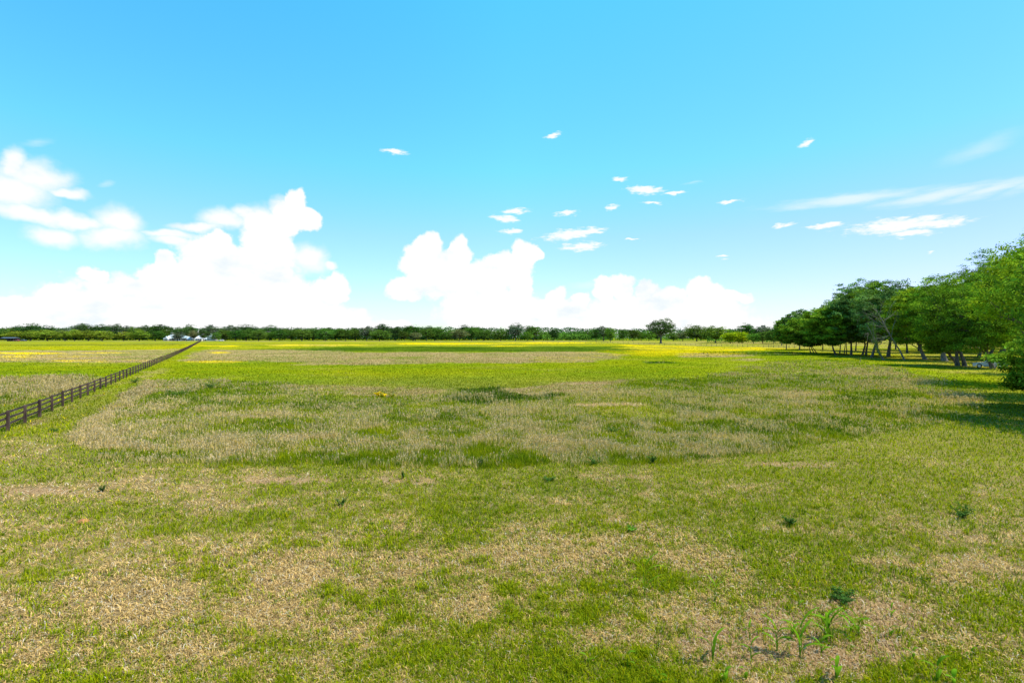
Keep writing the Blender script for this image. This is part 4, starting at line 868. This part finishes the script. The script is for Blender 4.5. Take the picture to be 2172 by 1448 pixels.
def car(loc, rz, paint, label, L=4.7, H=1.72, W=1.9, group=None, cab='suv'):
    root = empty('parked_car', loc, rz); r = .37; xa, xb = -L / 2 + .92, L / 2 - .9
    def arch(xc, n=9): return [(xc - (r + .07) * math.cos(PI * i / (n - 1)), r + (r + .07) * math.sin(PI * i / (n - 1))) for i in range(n)]
    low = [(-L / 2 + .04, .30)] + [(x, max(z, .30)) for x, z in arch(xa)] + [(x, max(z, .30)) for x, z in arch(xb)] + [(L / 2 - .03, .32)]
    up = [(L / 2, .75), (L / 2 - .06, 1.02), (L / 2 - .3, 1.08), (-.75, 1.06), (-1.35, 1.02), (-L / 2 + .25, .90), (-L / 2 + .06, .78), (-L / 2, .55)]
    b = MB(); prof = low + up; n = len(prof); V = []; Fs = []
    ys = [(-W / 2 + .0, .0), (-W / 2 + .12, .03), (W / 2 - .12, .03), (W / 2, .0)]
    for y, g in ys: V += [(x, y, z + (g if z > .7 else 0)) for x, z in prof]
    for j in range(3):
        for i in range(n): k2 = (i + 1) % n; Fs.append((j * n + i, j * n + k2, (j + 1) * n + k2, (j + 1) * n + i))
    Fs += [tuple(range(n - 1, -1, -1)), tuple(range(3 * n, 4 * n))]; b.add(V, Fs); body = b.build('body', paint, root)
    g = MB(); c0, c1 = (-.78, 1.065), (L / 2 - .24, 1.075)
    V = []
    for y, inset in ((-W / 2 + .06, 0), (W / 2 - .06, 0)): V += [(c0[0], y, c0[1]), (c1[0], y, c1[1])]
    top = [(.02, H - .06), (.5, H), (L / 2 - .95, H - .02), (L / 2 - .55, H - .12)]
    for y in (-W / 2 + .22, W / 2 - .22): V += [(x, y, z) for x, z in top]
    g.add(V, [(0, 1, 7, 6, 5, 4), (3, 2, 8, 9, 10, 11), (2, 0, 4, 8), (1, 3, 11, 7)]); g.build('windows', GLASS, root)
    rf = MB(); V = [(x, y, z + .02) for y in (-W / 2 + .2, W / 2 - .2) for x, z in top]; V += [(x, y, z - .03) for y in (-W / 2 + .2, W / 2 - .2) for x, z in top]
    rf.add(V, [(0, 1, 5, 4), (1, 2, 6, 5), (2, 3, 7, 6), (8, 12, 13, 9), (9, 13, 14, 10), (10, 14, 15, 11), (0, 8, 9, 1), (1, 9, 10, 2), (2, 10, 11, 3), (4, 5, 13, 12), (5, 6, 14, 13), (6, 7, 15, 14), (0, 4, 12, 8), (3, 11, 15, 7)])
    for y, yt in ((-W / 2 + .07, -W / 2 + .21), (W / 2 - .07, W / 2 - .21)):
        for (x, xt, zt) in ((-.80, .02, H - .06), (.62, .62, H), (1.45, 1.35, H - .02), (L / 2 - .27, L / 2 - .58, H - .12)): rf.beam((x, y, 1.07), (xt, yt, zt), .05, .08)
    rf.build('roof', paint, root)
    for x in (xa, xb):
        for y, s in ((-W / 2 + .10, -1), (W / 2 - .10, 1)): wheel(root, x, y, r, s)
    for s in (-1, 1):
        h = MB(); h.box((-L / 2 + .10, s * (W / 2 - .22), .80), (.22, .36, .13)); h.build('headlight', LAMP, root)
        t = MB(); t.box((L / 2 - .02, s * (W / 2 - .2), .88), (.08, .3, .22)); t.build('tail_light', RED, root)
        mm = MB(); mm.box((-.62, s * (W / 2 + .06), 1.12), (.16, .2, .14)); mm.build('mirror', paint, root)
        dh = MB()
        for x in (.35, 1.25): dh.box((x, s * (W / 2 + .012), .92), (.2, .03, .035))
        dh.build('door_handle', RIM, root)
    gr = MB(); gr.box((-L / 2 + .0, 0, .60), (.06, .9, .22)); gr.box((-L / 2 + .02, 0, .36), (.08, W - .3, .12)); gr.build('grille', BLK, root)
    sk = MB(); sk.box((.05, 0, .27), (L - 2.9, W - .1, .10)); sk.build('sill', BLK, root)
    tag(root, label, 'car', group); return root
X, Y, Z = G(2103, 780.5)
car((X, Y + .3, Z), -.753, flat_mat('white_car_paint', (.60, .62, .65), .25, 0, .6, .02), 'white car parked under the belt trees beside the near bush')
X, Y, Z = G(469, 723.2); car((X, Y, Z), .2, flat_mat('white_paint', (.7, .7, .7), .3, 0, .5, .03), 'tiny white car parked before the trees right of the farmhouse')
X, Y, Z = G(34, 723.6); car((X, Y, Z), 0, flat_mat('red_paint', (.22, .03, .025), .3, 0, .5, .05), 'dark red vehicle parked right of the far left shed', L=5.2)
X, Y, Z = G(50, 723.6); car((X, Y, Z), 3.0, flat_mat('dark_paint', (.04, .045, .06), .3, 0, .5, .05), 'dark vehicle parked farther right of the far left shed', L=5.0)

# ------------------------------------------------------------------ seedlings and weeds in the lawn
CORN = leaf_mat('corn_leaf', trans=.42, spec=.0)
def strip_leaf(Vl, Fl, Cl, p, az_, L, w, up, droop, col, R, seg=6):
    p = np.array(p, float); d = np.array((math.cos(az_), math.sin(az_), 0)); s = np.array((-math.sin(az_), math.cos(az_), 0)); th = up; n0 = sum(len(v) for v in Vl); rows = []
    tw = R.normal(0, .25)
    for i in range(seg + 1):
        t = i / seg; wd = w * (math.sin(PI * min(1, t * .92 + .10)) ** .7) * .5; sv = s * math.cos(tw * t) + np.array((0, 0, math.sin(tw * t)))
        rows.append(p - sv * wd + np.array((0, 0, wd * .35))); rows.append(p.copy()); rows.append(p + sv * wd + np.array((0, 0, wd * .35)))
        p = p + (d * math.cos(th) + np.array((0, 0, math.sin(th)))) * L / seg; th -= droop / seg
    Vl.append(np.array(rows)); i = np.arange(seg)[:, None] * 3 + n0
    Fl.append(np.concatenate([np.concatenate([i, i + 1, i + 4, i + 3], 1), np.concatenate([i + 1, i + 2, i + 5, i + 4], 1)])); Cl.append(np.tile(np.array(col) * R.uniform(.8, 1.2), (len(rows), 1)))
def seedling(u, v, hpx, nl, label, seed, wide=1.0, stems=1, lean=0):
    R = np.random.default_rng(seed); X, Y, Z = G(u, v); k = Y / F; H = hpx * k * 1.18; wide *= 1.05; Vl, Fl, Cl = [], [], []; c = np.array((.115, .225, .010))
    for sidx in range(stems):
        ox, oy = (R.uniform(-.12, .12), R.uniform(-.08, .08)) if stems > 1 else (0, 0); hs = H * (.62 if stems == 1 else R.uniform(.4, .62)); az0 = R.uniform(0, PI) if stems > 1 else R.uniform(-.5, .5)
        # stalk: two crossed narrow strips rolled into one shoot
        strip_leaf(Vl, Fl, Cl, (ox, oy, -.02), az0, hs * .9, .016 * wide, 1.5 - lean, .05, c * .8, R); strip_leaf(Vl, Fl, Cl, (ox, oy, -.02), az0 + 1.57, hs * .9, .016 * wide, 1.5, .05, c * .8, R)
        for j in range(nl):
            t = .25 + .7 * j / max(1, nl - 1); a_ = az0 + PI * (j % 2) + R.normal(0, .35); Lf = H * R.uniform(.45, .7) * (1 - .2 * abs(t - .6))
            strip_leaf(Vl, Fl, Cl, (ox + R.normal(0, .003), oy, hs * t), a_, Lf, .030 * wide * R.uniform(.8, 1.25), R.uniform(.95, 1.35), R.uniform(.8, 2.2), c * R.uniform(.8, 1.25), R)
    o = link('corn_seedling', mesh_np('corn_seedling', np.vstack(Vl), np.vstack(Fl), CORN, np.vstack(Cl), smooth=True), None, (X, Y, Z)); tag(o, label, 'seedling', 'corn seedlings sprouting in the foreground straw')
SEED = [(1367,1270,100,5,'tall thin seedling standing farthest left of the others on straw',1,1),(1517,1278,52,4,'grassy seedling halfway between the tall left one and the bright cluster',1,1.1),
 (1512,1408,82,4,'tall narrow seedling with a hooked top leaf, left in the bare straw',1,1.3),(1527,1386,36,2,'short bent seedling just right of the hooked tall one',1,1.1),(1593,1404,52,3,'slim left-leaning seedling right of the short bent one',1,1.1),
 (1590,1358,40,3,'small seedling behind the slim left-leaning one',1,1.0),(1648,1387,70,6,'leafy double seedling left of the central cluster',1,1.7),(1697,1398,98,5,'tallest seedling, two broad leaves one above the other',1,1.5),
 (1680,1352,54,4,'seedling standing directly behind the leafy double one',1,1.3),(1742,1390,44,3,'left-leaning short seedling in front of the big clump',1,1.2),(1756,1368,82,4,'biggest many-stemmed seedling clump in the bare straw',4,1.3),
 (1815,1352,58,5,'upright fan-shaped seedling right of the big clump',2,1.2),(1888,1354,32,3,'small bright seedling right of the fan-shaped one',1,1.2),(1805,1380,28,2,'tiny seedling in front of the fan-shaped one',1,1.0),
 (1774,1446,56,4,'broad-leaved seedling at the bottom edge below the big clump',1,1.7),(1988,1452,58,3,'bright seedling at the bottom edge, farthest right but one',1,1.8),(2022,1456,30,3,'low bright seedling at the bottom edge, farthest right',1,1.8),
 (1582,1446,36,2,'single-leaf seedling at the bottom edge, left of centre cluster',1,1.5),(1538,1452,38,3,'wide-leaved seedling at the bottom edge under the hooked one',1,1.7),(1694,1290,34,2,'faint yellowish seedling behind the tallest one',1,.9),
 (1890,1312,32,3,'thin seedling behind the small bright one',1,.9),(1247,1412,34,3,'short seedling in green grass far left near the bottom edge',1,1.2),(1331,1418,44,3,'leaning seedling in green grass near the bottom edge',1,1.2),
 (1396,1458,44,4,'yellow-green seedling cut by the bottom edge left of the others',1,1.3),(1936,1402,32,3,'weak seedling in the straw at lower right',1,1.0),(2060,1405,36,3,'pale thin seedling alone at the lower right',1,1.0)]
for i, s in enumerate(SEED): seedling(s[0], s[1], s[2], s[3], s[4], 300 + i, wide=s[6], stems=s[5])
def weed(u, v, hpx, wpx, label, seed, col=(.035, .095, .022), name='broadleaf_weed', n=None, leaf=None, flower=0, upright=.5):
    R = np.random.default_rng(seed); X, Y, Z = G(u, v); k = Y / F; H = hpx * k * .85; W = wpx * k / 2; n = n or int(190 * max(1, wpx / 26)); leaf = leaf or max(.03, .62 * Y / 512); st = Tubes()
    for i in range(7):
        a_ = R.uniform(0, 2 * PI); q = np.array((math.cos(a_) * W * R.uniform(.3, .8), math.sin(a_) * W * R.uniform(.3, .8), H * R.uniform(.6, .95))); st.add(curve((0, 0, -.02), q, (0, 0, H * .15), 4), [.012, .01, .008, .004], 4)
    nb = 9; br = R.integers(0, nb, n); ba = R.uniform(0, 2 * PI, nb); bl = R.uniform(.35, 1.0, nb); bh = R.uniform(.35, 1.0, nb); t = R.random(n) ** .7
    for k in range(nb): st.add(curve((0, 0, -.02), (math.cos(ba[k]) * W * bl[k], math.sin(ba[k]) * W * bl[k], H * bh[k]), (0, 0, H * .2), 5), [.012, .01, .008, .006, .004], 4)
    C = np.stack([np.cos(ba[br]) * W * bl[br] * t, np.sin(ba[br]) * W * bl[br] * t, H * bh[br] * (t + .4 * t * (1 - t)) + .02], 1) + R.normal(0, 1, (n, 3)) * np.array((.10 * W, .10 * W, .07 * H))
    cc = np.array(col) * R.uniform(.6, 1.5, (n, 1))
    if flower: f = (R.random(n) < flower) & (t > .45); cc[f] = YEL * 1.1
    V_, F_, C_ = leaf_quads(R, C, np.tile([0, 0, 1.], (n, 1)), leaf, cc); tv = np.vstack(st.V); tf = np.vstack(st.F)
    o = link(name, mesh_np(name, np.vstack([V_, tv]), [F_, tf + len(V_)], LEAF, np.vstack([C_, np.tile(np.array(col), (len(tv), 1))])), None, (X, Y, Z)); tag(o, label, 'weed' if name != 'wildflower' else 'wildflower')
WEEDS = [(1384,982,24,34,'dark bushy weed at the near edge of the tall grass, right of centre'),(1020,990,24,20,'dark upright weed at the near edge of the tall grass, near centre'),(855,1016,20,10,'thin dark weed standing in the mown strip left of centre'),
 (1338,1126,14,26,'bright round-leaved weed in the lawn right of centre'),(1676,1112,20,44,'low dark weed clump in the lawn, right half'),(2042,1096,26,62,'wide ragged weed clump in the lawn near the right edge'),
 (722,1072,18,30,'small dark weed in the lawn left of centre'),(216,1042,16,18,'small dark weed on the lawn far left near the fence'),(113,915,8,30,'flat dark weed near the first fence post'),
 (452,822,14,48,'green bush-like weed clump at the back of the tall grass, far left'),(372,838,12,60,'dark weed clump in the straw patch at the tall grass corner'),(1262,985,14,40,'spreading dark weed at the edge between tall grass and lawn'),
 (1165,1020,10,40,'low leafy weed in the mown strip near the centre'),(286,812,12,30,'dark weed tuft beside the fence before the tall grass'),(1790,1276,26,70,'dense tufty weed behind the seedling clumps'),(1300,917,12,34,'dark brownish weed inside the tall grass right of centre')]
for i, s in enumerate(WEEDS): weed(*s, 600 + i, col=(.10, .23, .02) if 'bright' in s[4] else (.048, .105, .018))
weed(808, 842, 14, 26, 'small clump of bright yellow flowers at the back of the tall grass', 640, (.12, .19, .02), 'wildflower', 320, .10, .9)
weed(832, 842, 8, 18, 'faint smaller yellow flower clump right of the bright yellow one', 641, (.12, .19, .02), 'wildflower', 160, .09, .5)
def mound(u, v, wpx, label, seed):
    X, Y, Z = G(u, v); k = Y / F; W = wpx * k / 2; R = np.random.default_rng(seed); n = 28; m = 9; V = []; Fs = []
    for i in range(m):
        t = i / (m - 1); r = W * (1 - t) + 1e-3
        for j in range(n): a_ = 2 * PI * j / n; V.append((math.cos(a_) * r * (1 + .12 * math.sin(3 * a_ + seed)), math.sin(a_) * r, .09 * (1 - (1 - t) ** 2) + R.uniform(-.008, .008) - .01))
    for i in range(m - 1):
        for j in range(n): Fs.append((i * n + j, i * n + (j + 1) % n, (i + 1) * n + (j + 1) % n, (i + 1) * n + j))
    mb = MB(); mb.add(V, Fs); tag(mb.build('earth_mound', wood_mat('red_earth', (.22, .085, .03), (.42, .19, .08), 12, (1, 1, 1), .8), None, (X, Y, Z)), label, 'mound')
mound(175, 1106, 26, 'small mound of orange-red earth in the lawn at left', 3)
